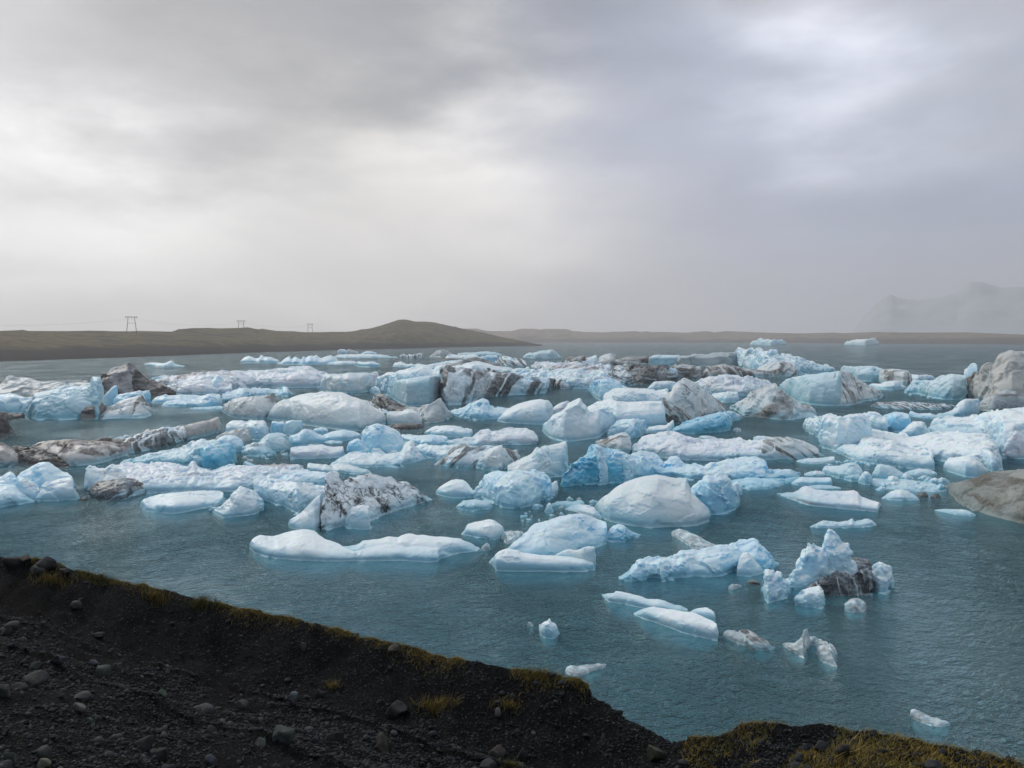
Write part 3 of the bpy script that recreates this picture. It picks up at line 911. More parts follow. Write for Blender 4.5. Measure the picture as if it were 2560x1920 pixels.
def lobe(tile, top, base, a=.35, k=1.9, rough=.07, lump=.22, back=.8, foot=1.0, crack=.0, shelf=0.0, seed=0, den=1.0, scal=0.0, facet=None):
    """One body of floating ice. top and base are its upper outline and its front waterline in the photograph; they fix where it
    floats (the waterline lies on the lagoon), how far back its crest stands (a: share of the picture height that is depth)
    and how high the crest is. Returns world vertices, faces, size in metres."""
    T, B = pts_of(tile, top), pts_of(tile, base)
    if k > 1.6: k = 1.6 + (k - 1.6) * 1.9 + .35
    x0, x1 = min(T[0, 0], B[0, 0]), max(T[-1, 0], B[-1, 0])
    nu = int(np.clip((x1 - x0) / 3.2 * den, 16, 150))
    xs = np.linspace(x0, x1, nu)
    u = np.linspace(0, 1, nu)
    yt, yb = np.interp(xs, T[:, 0], T[:, 1]), np.interp(xs, B[:, 0], B[:, 1])
    yb = np.maximum(yb, HORIZON + 6)
    hp = np.maximum(yb - yt, .6)
    hp = np.maximum(hp * (.6 + .4 * np.clip((1 - np.abs(2 * u - 1)) / .03, 0, 1) ** .6), .6)
    yt = yb - hp
    env = np.clip(1 - np.abs(2 * u - 1) ** 5, .0, 1) ** .5 * .95 + .05
    rf = ground_r(xs, yb)
    Wm = (x1 - x0) / FPX * float(np.median(rf))
    rr = ground_r(xs, np.minimum(yb - hp * a * env, yb - .2))
    dep = np.clip(rr - rf, .16 * Wm * env + .03, .55 * Wm * env + .05)
    # smooth the depth along the body so the crest does not zigzag
    kern = np.hanning(9)[1:-1]; kern /= kern.sum()
    dep = np.convolve(np.pad(dep, 3, 'edge'), kern, 'valid')
    bxf, byf, _ = bearing(xs, yb)
    bxr, byr, tr = bearing(xs, yt)
    hz = np.maximum(H + (rf + dep) * tr, .03)
    Hm = float(np.percentile(hz, 80))
    S = math.sqrt(max(Hm, .1) * Wm) * .9
    fd = foot * min(1.5, .10 * Wm + .2)
    nf = int(np.clip(np.max(hp) / 3.2 * den, 9, 46)); nb = max(6, nf // 3)
    rows = []
    def at(r, bx, by, z): return np.stack([bx * r, by * r, z], 1)
    deep = min(1, .10 + Wm / 16)
    um = nu // 2
    for q, z, sh in ((1.2, -2.6, .45), (1.9, -1.3, .80), (1.7, -.60, .95), (1.0, -.26, 1.0), (.3, -.08, 1.0)):
        p = at(rf - fd * q * env, bxf, byf, np.full(nu, z * deep))
        mid = p[um].copy()
        p[:, :2] = mid[:2] + (p[:, :2] - mid[:2]) * sh
        rows.append((p, 0.0, 0))
    fr = np.linspace(0, 1, nf)
    fr = fr ** 1.35
    for s in fr:
        z = hz * (1 - (1 - s) ** k) ** (1 / k)
        r = rf + dep * s
        if shelf: r = r - dep * shelf * math.sin(math.pi * s) * env
        bx = bxf + (bxr - bxf) * s; by = byf + (byr - byf) * s
        rows.append((at(r, bx, by, z), min(s * 3, 1) * (1 - .75 * s ** 6), 1))
    bd = np.maximum(dep * back, .12 * Wm * env + .03)
    for s in np.linspace(0, 1, nb + 1)[1:]:
        z = hz * (1 - s ** 1.7) ** .7 - .35 * s
        rows.append((at(rf + dep + bd * s, bxr, byr, z), .7, 2))
    p = at(rf + dep + bd * 1.05, bxr, byr, np.full(nu, -2.6 * deep))
    p[:, :2] = p[um, :2] + (p[:, :2] - p[um, :2]) * .45
    rows.append((p, 0.0, 0))
    P = np.array([q[0] for q in rows])                     # rows x nu x 3
    nr = len(rows)
    # surface normals of the grid for carving
    du = np.gradient(P, axis=1); dv = np.gradient(P, axis=0)
    Nn = np.cross(du, dv); Nn /= np.maximum(np.linalg.norm(Nn, axis=2, keepdims=True), 1e-9)
    amp = rough * min(Hm * 2.0, S)
    so = seed * 7.31
    f1, f2 = 1.7 / S, 6.0 / S
    lam = lump * float(np.median(dep))
    viewdir = np.stack([bxf, byf, 0 * bxf], 1)
    for j in range(nr):
        wgt = rows[j][1]
        if wgt == 0: continue
        for i in range(nu):
            p = P[j, i]; w = wgt * (env[i] ** .7)
            pp = (p[0] * f1 + so, p[1] * f1, p[2] * f1 * 1.6)
            v = fbm(pp, 3)
            d = amp * (.75 * v + .45 * fbm((p[0] * f2 + so, p[1] * f2, p[2] * f2), 3))
            if crack:
                dd, _ = MN.voronoi((p[0] * 3.2 / S + so, p[1] * 3.2 / S, p[2] * 3.2 / S))
                d -= crack * S * .16 * math.exp(-((dd[1] - dd[0]) / .10) ** 2)
            if scal:
                dd, _ = MN.voronoi((p[0] * 4.5 / S + so, p[1] * 4.5 / S, p[2] * 4.5 / S))
                d -= scal * S * .10 * (1 - dd[0] * 1.4)
            P[j, i] = p + Nn[j, i] * d * w
            if rows[j][2] == 1 and lam > 0:
                n = MN.noise((u[i] * 4.5 * max(1, Wm / max(Hm, .2) / 4) + so, fr[min(j - 5, nf - 1)] * 2.2, so))
                P[j, i] += viewdir[i] * (n * lam * wgt * env[i])
    lat = np.stack([byf, -bxf, 0 * bxf], 1)
    for j in range(nr):
        for i in range(nu):
            if rows[j][2]:
                P[j, i] += lat[i] * (.014 * Wm * fbm((P[j, i][2] * 2.2 / max(Hm, .2) + so, u[i] * 5, so + P[j, i][1] / S), 3))
    V = P.reshape(-1, 3)
    F = [tuple(int(c) for c in f) for f in grid_faces(nr, nu)]
    o = (nr - 1) * nu
    F += [(o + i, o + i + 1, i + 1, i) for i in range(nu - 1)]
    F.append(tuple(j * nu for j in range(nr)))
    F.append(tuple(j * nu + nu - 1 for j in reversed(range(nr))))
    return V, F, S, float(np.median(rf)) / FPX * 2.5, dict(rough=rough, crack=crack, scal=scal, facet=(.95 if rough > .045 else .6 if rough > .035 else .3) if facet is None else facet)

def L(part, mat, tile, top, base, rot=(0, 0, 0), **k): return (part, mat, tile, top, base, rot, k)
def skin(V, F, S, pix, o, seed):
    """weld the overlapping lobes into one skin, then carve it: melt hollows, runnels and splits"""
    me = bpy.data.meshes.new('tmp'); me.from_pydata([tuple(v) for v in V], [], F); me.update()
    ob = bpy.data.objects.new('tmp', me); COL.objects.link(ob)
    vox = max(min(pix * .72, S / 16), .012)
    md = ob.modifiers.new('r', 'REMESH'); md.mode = 'VOXEL'; md.voxel_size = vox; md.use_smooth_shade = True
    ms = ob.modifiers.new('s', 'SMOOTH'); ms.factor = .5; ms.iterations = 1
    ev = ob.evaluated_get(bpy.context.evaluated_depsgraph_get())
    m2 = bpy.data.meshes.new_from_object(ev)
    bpy.data.objects.remove(ob); bpy.data.meshes.remove(me)
    n = len(m2.vertices)
    co = np.empty(n * 3, np.float32); m2.vertices.foreach_get('co', co); co = co.reshape(-1, 3).astype(float)
    no = np.empty(n * 3, np.float32); m2.vertices.foreach_get('normal', no); no = no.reshape(-1, 3)
    so = seed * 3.7
    g = o['rough'] / .06
    a1, a2, a3 = .011 * S * g, .0022 * S * g, .011 * S * (.25 + o['crack'] * 2)
    k1, k2 = 4.5 / S, 15.0 / S
    kf, fac = 2.3 / S, o['facet'] * S * .15
    out = np.empty(n)
    nz_, vr = MN.noise, MN.voronoi
    for i in range(n):
        x, y, z = co[i]
        if z < -.3: out[i] = 0; continue
        p = (x * k1 + so, y * k1, z * k1 * 1.5)
        q = (x * k2 + so, y * k2, z * k2 * 1.3)
        d = a1 * (nz_(p) + .5 * nz_((p[0] * 2.1, p[1] * 2.1, p[2] * 2.1)))
        n2 = nz_(q)
        d += a2 * (n2 + .5 * nz_((q[0] * 2.3, q[1] * 2.3, q[2] * 2.3)))
        r = abs(nz_((p[0] * .55 + 9, p[1] * .55, p[2] * .8)) + .12 * n2)
        if r < .09: d -= a3 * (1 - r / .09)
        wz = (z - .035 * S) / (.035 * S)
        if -1.6 < wz < 2.2: d -= .011 * S * math.exp(-wz * wz) * (1 + .7 * n2)
        if fac:
            fx, fy, fz = x * kf + so + .5 * nz_((p[0] * .7, p[1] * .7, p[2] * .7)), y * kf + .25 * n2, z * kf * 1.2
            dd, cs = vr((fx, fy, fz))
            ce = cs[0]
            gx, gy, gz = MN.noise_vector((ce[0] * 5.3 + 3, ce[1] * 5.3, ce[2] * 5.3))
            e = dd[1] - dd[0]
            t = ((fx - ce[0]) * gx + (fy - ce[1]) * gy + (fz - ce[2]) * gz + .22 * gx) * min(1, e * 6 + .15)
            d += fac * t
        if o['scal']:
            dd, _ = vr((p[0] * 1.3, p[1] * 1.3, p[2] * 1.0))
            d -= o['scal'] * S * .035 * (1 - min(dd[0] * 1.3, 1)) ** 1.5
        out[i] = d
    co += no * out[:, None]
    m2.vertices.foreach_set('co', co.astype(np.float32).ravel()); m2.update()
    m2.materials.clear()
    m2.polygons.foreach_set('use_smooth', [True] * len(m2.polygons))
    m2.set_sharp_from_angle(angle=R(62))
    return m2, co

NBERG = [0]
LOOSE = ('block', 'boulder', 'fin', 'spire', 'hook', 'rock', 'slab', 'spikes', 'bump', 'pillar', 'wing', 'blade', 'wedge', 'ledge', 'arm', 'front_lobe')
def berg(name, label, cat, group, *lobes):
    """lobes of one kind of ice grow together into one body; blocks, fins and the like stay pieces of their own"""
    NBERG[0] += 1
    made = []
    for n, (part, mat, tile, top, base, rot, k) in enumerate(lobes):
        V, F, S, pix, o = lobe(tile, top, base, seed=NBERG[0] * 3 + n, **k)
        loose = any(w in part for w in LOOSE)
        for m in made:
            if not loose and m['key'] == (mat, rot):
                k0 = len(m['V'])
                m['F'] += [tuple(i + k0 for i in f) for f in F]
                m['V'] = np.concatenate([m['V'], V]); m['S'] = max(m['S'], S); m['pix'] = min(m['pix'], pix)
                break
        else:
            made.append(dict(part=part, mat=mat, rot=rot, key=None if loose else (mat, rot), V=V, F=list(F), S=S, pix=pix, o=o))
    allv = np.concatenate([m['V'] for m in made])
    c = Vector((float(allv[:, 0].mean()), float(allv[:, 1].mean()), 0))
    root = None
    if len(made) > 1:
        root = bpy.data.objects.new(name, None); COL.objects.link(root); root.location = c
        root.empty_display_size = .5
        tag(root, label, cat, group)
    for n, q in enumerate(made):
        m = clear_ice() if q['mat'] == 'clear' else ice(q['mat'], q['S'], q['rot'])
        me, co = skin(q['V'] - np.array(c), q['F'], q['S'], q['pix'], q['o'], NBERG[0] + n)
        me.name = q['part'] if root else name
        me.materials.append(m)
        if root: link(q['part'], me, parent=root)
        else: tag(link(name, me, c), label, cat, group)
GI, GF, GC = 'icebergs floating in the lagoon', 'flat ice floes floating in the lagoon', 'small ice chunks floating in the lagoon'
BIG, FLO, CHK = ('iceberg', GI), ('ice floe', GF), ('ice chunk', GC)
def iceberg(label, *l): berg('iceberg', label, *BIG, *l)
def floe(label, *l): berg('ice_floe', label, *FLO, *l)
def chunk(label, *l): berg('ice_chunk', label, *CHK, *l)

# ---- left third ------------------------------------------------------------------------------
iceberg('dark grey pyramid iceberg with black right slope at the far left',
 L('peak', 'charcoal', 'A', '860,500 885,352 930,300 980,278 1050,262 1105,232 1180,282 1300,385 1350,400 1420,425 1480,465 1535,505', '860,520 1200,515 1535,508', (0, R(42), 0), a=.2, k=1.25, rough=.05),
 L('dark_slope', 'dark', 'A', '1150,300 1180,284 1300,388 1350,402 1420,428 1480,468 1535,507', '1150,520 1300,526 1450,524 1535,510', a=.2, k=1.2, rough=.06))
iceberg('pale grey ice ridge with a brown cap behind the blue dome, far left',
 L('main_body', 'grey', 'A', '-200,420 0,418 80,352 110,345 170,362 250,365 315,388 420,396 500,398 650,400 800,402 850,470', '-200,530 0,528 400,535 700,540 850,540', a=.25, k=1.4),
 L('brown_cap', 'dark', 'A', '-160,420 0,416 60,355 100,342 180,358 300,375 318,395', '-160,470 0,450 100,420 318,418', a=.3, k=1.5))
iceberg('translucent blue dome iceberg with a dark muddy right end at the far left',
 L('main_body', 'aqua', 'A', '240,560 300,505 360,488 500,450 620,432 700,425 780,422 810,355 870,355 880,470 900,560 935,640', '230,700 300,722 500,722 700,716 850,715 935,660', a=.3, k=1.7, rough=.05),
 L('left_block', 'blue', 'A', '-120,520 0,508 90,494 130,496 190,518 250,545 300,560 330,600', '-120,665 0,664 150,668 330,690', a=.3, k=2.2),
 L('muddy_end', 'dark', 'A', '690,680 740,610 820,580 880,575 920,605 940,645', '690,722 800,722 900,700 940,655', a=.3, k=1.8),
 L('white_boulder', 'white', 'A', '252,665 270,610 300,560 340,533 400,548 450,575 490,605 513,648', '252,672 300,682 380,686 470,675 513,655', a=.3, k=2.2, rough=.04))
chunk('dark muddy ice foot under the blue block at the left edge', L('', 'dark', 'A', '-150,665 0,660 120,665 200,668 215,690', '-150,742 0,740 100,728 215,705', a=.35, k=2.2))
iceberg('jagged group of tilted light blue blocks with a dirty wedge in front',
 L('tilted_block', 'blue', 'A', '872,545 900,510 960,450 1000,425 1022,421 1034,450 1040,510 1020,560', '872,570 930,600 1000,600 1020,590', a=.25, k=2.4, rough=.03, back=.5),
 L('middle_block', 'blue', 'A', '985,590 1005,520 1030,500 1100,492 1150,488 1210,474 1250,500 1270,560', '985,610 1100,620 1270,600', a=.3, k=2.0),
 L('right_block', 'blue', 'A', '1200,530 1225,480 1260,470 1315,468 1330,495 1318,550 1300,590', '1200,600 1300,595', a=.3, k=2.0),
 L('dirty_wedge', 'band', 'A', '818,715 900,650 930,620 1000,580 1080,545 1180,520 1225,510 1245,545 1270,570 1300,612 1332,660', '818,718 900,718 1000,712 1200,708 1280,695 1332,668', (0, R(78), 0), a=.25, k=1.3, rough=.06))
floe('small distant blue white floe with a pointed right hump, alone on the far left water', L('', 'blue', 'A', '1240,238 1320,228 1420,236 1465,215 1490,207 1500,238 1540,246 1600,260', '1240,242 1320,262 1420,268 1500,262 1600,262', a=.4, k=1.7, rough=.04))
floe('long low white floe with faint dirty cracks behind the blue diamond block',
 L('main_slab', 'dusted', 'B', '-905,365 -800,355 -700,347 -500,322 -400,311 -200,304 0,298 150,288 300,270 450,264 500,276 560,300 625,322 640,360', '-905,375 -760,420 -680,500 -300,500 0,440 150,446 300,450 550,446 640,420', a=.72, k=2.4, rough=.05, lump=.35, crack=.25),
 L('front_ledge', 'dusted', 'B', '-780,430 -650,400 -500,385 -420,380 -300,400 -200,420', '-780,470 -680,502 -450,504 -200,500', a=.5, k=2.2, rough=.06))
iceberg('blue diamond shaped block standing above the low blue floe on the left', L('', 'blue', 'A', '1772,478 1785,430 1820,390 1880,334 1920,360 1975,405 2010,420 2038,452 2000,485', '1772,485 1830,502 1980,496 2038,470', a=.2, k=1.6, rough=.03))
floe('low saturated blue floe in front of the diamond block, left of the cream shoulder berg',
 L('left_slab', 'blue', 'A', '1305,570 1340,535 1390,520 1425,500 1450,516 1560,506 1700,512 1760,520', '1305,576 1420,575 1760,560', a=.4, k=2.0),
 L('middle_slab', 'blue', 'A', '1398,600 1440,562 1520,550 1600,545 1700,528 1790,505 1850,500 1900,506 1920,545 1918,600', '1398,606 1500,612 1650,618 1800,622 1918,608', a=.35, k=2.0, scal=.3),
 L('right_slab', 'blue', 'B', '-300,560 -292,510 -220,480 -100,455 0,450 100,452 200,462 225,470 230,440 265,440 290,478 335,500', '-300,575 -100,560 0,522 150,505 270,526 335,502', a=.45, k=2.0, scal=.3),
 L('front_ledge', 'blue', 'A', '1640,622 1750,614 1850,606 1915,606 1940,622', '1640,632 1800,634 1940,632', a=.5, k=2))
iceberg('long diagonal dirty slab with upright white end blocks, pointing to the lower left',
 L('far_block', 'soiled', 'A', '1590,780 1620,762 1700,745 1750,730 1800,722 1870,703 1930,690 1960,679 1980,694 1965,745 1945,790 1900,830', '1590,900 1700,880 1800,855 1900,832', (0, R(84), 0), a=.25, k=3.0, rough=.05, crack=.3, shelf=.1),
 L('middle_block', 'stripe', 'A', '965,890 1050,868 1150,848 1290,818 1400,795 1500,783 1600,772 1620,790 1615,850', '965,1000 1145,1012 1300,985 1400,965 1470,940 1560,910 1615,897', (0, R(72), 0), a=.3, k=2.6, rough=.06, crack=.35),
 L('near_slab', 'soiled', 'A', '240,965 330,922 450,900 620,890 760,908 860,895 960,886 1080,895 1120,915 1145,970', '240,1020 480,1100 590,1128 800,1112 900,1090 1000,1062 1145,1012', (0, R(8), 0), a=.45, k=2.2, rough=.06),
 L('black_toe', 'dark', 'A', '60,970 150,955 250,975 400,1000 500,1030 570,1080 600,1120', '60,1040 170,1118 350,1152 480,1145 600,1132', a=.5, k=1.8, rough=.12))
iceberg('greyish brown ice shelf at the left edge joining the long diagonal slab', L('', 'soiled', 'A', '-250,960 -100,930 0,918 60,935 110,985 150,1040 172,1085', '-250,1130 0,1126 90,1122 172,1112', a=.5, k=2.0))
iceberg('black dirty block cut by the left edge of the photo', L('', 'dark', 'A', '-260,660 -100,650 0,662 55,668 70,720 85,770 110,800 132,832', '-260,905 -80,900 0,895 60,882 110,862 132,850', a=.25, k=2.0, rough=.08))
iceberg('big light blue iceberg of rounded peaks at the left edge above the open water',
 L('back_peak', 'blue', 'A', '130,1230 180,1180 250,1140 330,1096 370,1088 420,1092 470,1125 530,1160 580,1185 625,1235 640,1290', '130,1390 400,1398 640,1390', a=.3, k=1.7, rough=.05),
 L('left_peak', 'blue', 'A', '-300,1220 -100,1230 0,1213 85,1172 120,1190 150,1225 165,1300', '-300,1440 0,1420 165,1400', a=.3, k=1.7),
 L('middle_block', 'white', 'A', '150,1260 180,1225 230,1220 280,1258 320,1285 352,1320 350,1390', '150,1415 350,1416', a=.3, k=1.9),
 L('right_block', 'white', 'A', '305,1405 335,1350 370,1282 430,1250 520,1228 625,1213 636,1250 642,1310 665,1360 690,1398', '305,1425 450,1428 600,1418 690,1405', a=.3, k=2.2, shelf=.06),
 L('front_block', 'blue', 'A', '-300,1330 -100,1300 0,1284 60,1282 110,1290 150,1320 200,1360 260,1395 312,1415', '-300,1530 -100,1510 0,1484 150,1458 230,1442 312,1430', a=.35, k=2.2, rough=.05))
iceberg('wide pinkish white slab with a horned blue head and dark streaks on its left face',
 L('horned_head', 'white', 'A', '732,1165 745,1140 772,1110 800,1120 835,1138 920,1152 955,1120 1000,1110 1050,1140 1080,1200', '732,1330 760,1350 860,1340 1080,1330', (0, R(-25), 0), a=.2, k=2.0, rough=.05, shelf=-.1),
 L('main_slab', 'dusted', 'A', '900,1160 960,1116 1100,1104 1250,1106 1400,1100 1530,1116 1625,1142 1640,1120 1677,1080 1712,1135 1780,1160 1850,1172 1930,1140 2010,1124 2212,1130 2340,1115 2580,1106 2640,1150', '900,1345 1080,1350 1250,1362 1530,1352 1700,1340 2000,1348 2300,1300 2640,1235', a=.6, k=2.3, rough=.06, lump=.3, crack=.35),
 L('streaked_face', 'stripe', 'A', '748,1345 800,1290 850,1260 950,1240 1080,1230 1200,1240 1250,1290 1260,1340', '748,1350 800,1400 850,1422 1000,1424 1085,1416 1150,1375 1260,1362', (0, R(-24), 0), a=.35, k=1.9, rough=.07))
chunk('tiny black ice lump between the rounded blue peaks and the horned slab', L('', 'dark', 'A', '675,1412 700,1400 735,1392 755,1400 770,1415', '675,1418 735,1424 770,1418', a=.4))
floe('flat oval pale blue floe in front of the wide pinkish slab', L('', 'white', 'A', '1212,1452 1225,1425 1245,1408 1320,1385 1400,1368 1550,1350 1750,1340 1880,1342 1960,1352 1985,1380 1930,1430', '1212,1462 1230,1500 1260,1516 1380,1528 1500,1537 1620,1520 1750,1490 1890,1462 1985,1420', a=.68, k=2.6, rough=.04))
iceberg('white blue rubble berg with a ragged snout, left behind the black veined berg',
 L('back_dome', 'blue', 'B', '170,1245 230,1215 300,1190 360,1170 420,1159 520,1164 597,1176 640,1230 640,1290', '170,1300 600,1300 640,1300', a=.3, k=1.9),
 L('wide_sheet', 'white', 'B', '-20,1246 70,1236 105,1200 115,1196 150,1235 250,1246 330,1255 450,1275 570,1288 640,1300', '-20,1430 45,1422 120,1440 240,1472 350,1532 420,1490 480,1455 640,1400', a=.6, k=2.2, rough=.06, crack=.2),
 L('snout', 'white', 'A', '1808,1498 1850,1478 1900,1473 1950,1430 1990,1395 2030,1340 2080,1300 2150,1310 2212,1345 2260,1425 2278,1490', '1808,1505 1870,1545 1925,1572 2050,1562 2200,1542 2278,1500', (0, R(30), 0), a=.4, k=1.9, rough=.07, crack=.3))
floe('pinkish dirty sheet behind the blue dome of the ragged snout berg', L('', 'dusted', 'B', '-30,1160 60,1130 130,1114 250,1118 370,1104 420,1130 430,1160 330,1180 190,1225', '-30,1215 60,1232 150,1234 300,1215 430,1175', a=.6, k=2.0, rough=.08, crack=.3))
iceberg('blue ice shelf with scooped walls behind the wide pinkish slab',
 L('long_wall', 'aqua', 'A', '1040,1095 1090,1070 1150,1055 1300,1012 1450,985 1600,952 1650,925 1705,903 1800,905 1900,915', '1040,1103 1150,1102 1300,1104 1500,1112 1700,1140 1900,1140', a=.4, k=2.2, scal=.5, rough=.06),
 L('front_wall', 'deep', 'A', '1670,1010 1720,960 1800,942 1900,935 1980,925 2040,960 2060,1040 2040,1090', '1670,1090 1760,1152 1900,1146 1980,1125 2060,1085', a=.3, k=2.5, scal=.6),
 L('shoulder', 'blue', 'A', '1830,920 1880,890 1930,860 1960,855 2040,862 2100,905 2105,950', '1830,1000 2105,1000', a=.3, k=2.0),
 L('brown_fin', 'grey', 'A', '1850,890 1900,850 1980,822 2080,796 2190,780 2212,830 2205,900 2160,935', '1850,945 2160,945', a=.2, k=1.6, back=.5))
chunk('bluish grey clear chunk in the brash right of the scooped blue shelf', L('', 'clear', 'A', '2110,1000 2140,950 2180,918 2212,915 2260,945 2290,990', '2110,1025 2212,1030 2290,1010', a=.3))
floe('low blue strip at the right tip of the scooped blue shelf', L('', 'blue', 'B', '-115,1100 -95,1078 -40,1100 20,1120 60,1135', '-115,1115 -40,1135 60,1145', a=.5))
iceberg('row of small bright blue blocks behind the scooped shelf, below the big cream berg',
 L('left_block', 'white', 'B', '-270,790 -230,745 -200,730 -100,734 0,730 70,730 90,770 108,810 125,850', '-270,870 -100,880 0,900 90,895 125,870', a=.35, k=2.3, rough=.06),
 L('middle_block', 'blue', 'B', '120,800 138,738 240,740 255,790', '120,840 180,846 255,845', a=.3, k=2.6),
 L('right_block', 'blue', 'B', '238,790 255,735 300,724 400,728 425,735 450,718 448,745 420,785 410,820', '238,850 300,856 350,845 410,825', a=.3, k=2.3, scal=.4))
iceberg('murky blue half sunken block under the row of small bright blocks',
 L('main_body', 'aqua', 'B', '-40,940 30,915 95,850 180,834 262,848 300,890 318,925', '-40,990 60,1010 150,1000 250,992 318,965', a=.35, k=2.0),
 L('left_foot', 'aqua', 'B', '-120,960 -60,945 0,940 60,955 130,980 170,1000', '-120,1030 0,1040 90,1030 170,1010', a=.5))
iceberg('smooth two humped blue berg in front of the big cream berg',
 L('left_hump', 'blue', 'B', '280,862 330,852 370,840 400,808 430,799 480,812 530,840 590,868 615,895', '280,930 320,952 400,952 500,935 615,915', a=.35, k=2.0, rough=.03),
 L('right_hump', 'blue', 'B', '565,858 640,830 700,815 760,809 850,822 915,850', '565,900 620,908 750,906 850,895 915,875', a=.4, k=2.0, rough=.03))
floe('square edged white floe left of the blue ice castle', L('', 'dusted', 'B', '293,1012 305,970 330,960 400,950 560,937 640,958 720,955 800,952 800,985 760,1020', '293,1055 350,1062 450,1062 550,1058 650,1055 720,1045 800,1020', a=.45, k=3.2, rough=.05))
floe('faint pale floe behind the black veined berg, touching the ragged snout sheet', L('', 'white', 'B', '435,1150 440,1120 462,1095 520,1105 600,1110 700,1140 740,1160', '435,1175 600,1185 740,1175', a=.5, k=2))

# ---- middle ----------------------------------------------------------------------------------
iceberg('jagged row of tiny white pinnacles on the far water below the pylons',
 L('left_pinnacles', 'blue', 'B', '-140,218 -100,185 -60,170 0,195 30,190 47,155 62,180 130,180 195,208 205,222', '-140,230 0,233 100,236 205,232', a=.2, rough=.03),
 L('middle_pinnacles', 'blue', 'B', '178,232 225,222 250,190 292,170 308,212 325,190 342,174 370,195 392,205 408,164 425,205 440,180 470,168 500,175 522,158 535,180 560,192 600,178 652,165 690,190 720,218', '178,243 400,248 620,246 720,240', a=.3, rough=.03),
 L('low_slab', 'white', 'B', '600,236 720,217 850,218 870,225', '600,246 740,250 870,248', a=.5),
 L('right_lump', 'blue', 'B', '845,250 860,225 880,220 950,224 1020,219 1055,235 1075,260', '845,254 880,265 980,270 1075,268', a=.35, k=2.2))
iceberg('tiny pale blue lump with a brown back at the far shore below the ridge',
 L('pale_lump', 'aqua', 'B', '700,154 705,125 730,114 765,114 785,130 795,150', '700,158 795,158', a=.2),
 L('brown_back', 'grey', 'B', '770,150 785,122 805,115 840,122 880,138 892,152', '770,158 892,157', a=.2))
floe('thin white floe line on the far water right of the jagged pinnacles',
 L('main_slab', 'white', 'B', '668,178 720,162 850,160 950,158 1050,160 1130,168 1160,180 1230,180', '668,182 760,188 1000,190 1230,186', a=.55),
 L('small_lump', 'blue', 'B', '900,155 950,132 1000,132 1045,146', '900,158 1045,158', a=.3))
iceberg('small far blocks with vertical brown stripes, left of the dark dome', L('', 'stripe', 'B', '1234,186 1240,162 1280,154 1300,165 1330,153 1345,162 1400,152 1425,144 1442,155 1456,184', '1234,192 1350,195 1456,190', (0, R(88), 0), a=.25, k=2.6, rough=.04, crack=.4))
iceberg('far brown grey dome shaped berg at the back edge of the ice field', L('', 'grey', 'B', '1500,178 1530,152 1560,128 1610,117 1655,128 1695,155', '1500,180 1600,184 1695,176', a=.25, rough=.05))
chunk('small row of low white lumps on the water left of the brown striped bank', L('', 'white', 'B', '1180,258 1200,235 1250,221 1290,240 1310,250 1345,238 1360,250 1410,240 1500,255', '1180,264 1260,268 1350,270 1500,266', a=.4, rough=.06))
iceberg('flat white blue bergs and an aqua mound behind the brown striped bank',
 L('white_slab', 'white', 'B', '1630,192 1650,170 1680,154 1740,166 1800,168 1900,158 1925,180 1930,205', '1630,205 1800,208 1930,206', a=.4),
 L('aqua_mound', 'aqua', 'B', '1740,152 1830,144 1920,140 1990,133 2060,140 2135,160', '1740,162 1900,166 2135,166', a=.3),
 L('blue_wall', 'blue', 'B', '1910,200 1935,180 2000,165 2090,164 2095,200', '1910,228 2000,230 2095,228', a=.3, k=2.4, scal=.4),
 L('brown_strip', 'dark', 'B', '1560,196 1640,192 1760,196 1790,202', '1560,206 1790,210', a=.4))
iceberg('long brown and white striped bank of ice left of the far dark wall',
 L('striped_bank', 'stripe', 'B', '1400,270 1500,248 1600,230 1700,215 1800,198 1890,184 1985,210 2080,240 2160,266 2260,290', '1400,300 1600,300 1900,310 2260,320', (0, R(-8), 0), a=.45, k=1.9, rough=.06),
 L('white_fold', 'white', 'B', '1640,280 1760,250 1880,222 1960,230 2060,262 2180,290', '1640,305 1900,320 2180,320', (0, R(-10), 0), a=.45, k=2))
iceberg('brown hump with white base behind the brown flat bank in the middle distance', L('', 'stripe', 'B', '2060,232 2085,200 2110,178 2160,174 2212,186 2290,200 2340,230', '2060,246 2200,258 2340,262', (0, R(42), 0), a=.3))
iceberg('boxy cream white block left of the large blue faced berg',
 L('main_block', 'beige', 'B', '552,460 562,400 580,350 605,328 740,324 900,318 982,317 1000,365 1012,420 1020,450', '552,470 650,485 800,496 920,488 1020,468', a=.28, k=3.0, rough=.06),
 L('back_block', 'dusted', 'B', '975,330 1000,315 1040,304 1100,318 1115,345 1060,410', '975,420 1060,425', a=.3),
 L('right_ledge', 'white', 'B', '985,455 1030,430 1065,450 1080,490', '985,492 1080,502', a=.4))
iceberg('large central berg with smooth pale blue face and flowing dark brown stripes on the right',
 L('crown', 'white', 'B', '1028,395 1052,364 1110,338 1190,309 1300,284 1380,268 1450,255 1500,270 1530,290 1580,262 1605,254 1640,256 1662,310 1655,370 1620,420', '1028,440 1100,500 1200,540 1400,560 1620,560', a=.35, k=2.4, rough=.06),
 L('blue_face', 'aqua', 'B', '1160,500 1180,430 1200,390 1300,370 1420,350 1540,335 1605,345 1610,420 1600,500', '1160,525 1220,570 1300,602 1400,606 1500,602 1600,570', a=.12, k=3.2, rough=.03, lump=.1),
 L('striped_wall', 'stripe', 'B', '1590,300 1625,256 1680,270 1755,282 1850,271 1930,280 2000,286 2100,302 2212,312 2275,335 2400,352 2500,368 2625,376', '1590,575 1660,602 1800,590 1900,560 2000,528 2100,518 2212,512 2350,506 2490,498 2560,455 2625,388', (0, R(-62), 0), a=.2, k=2.6, rough=.06, scal=.5, crack=.3, shelf=.12))
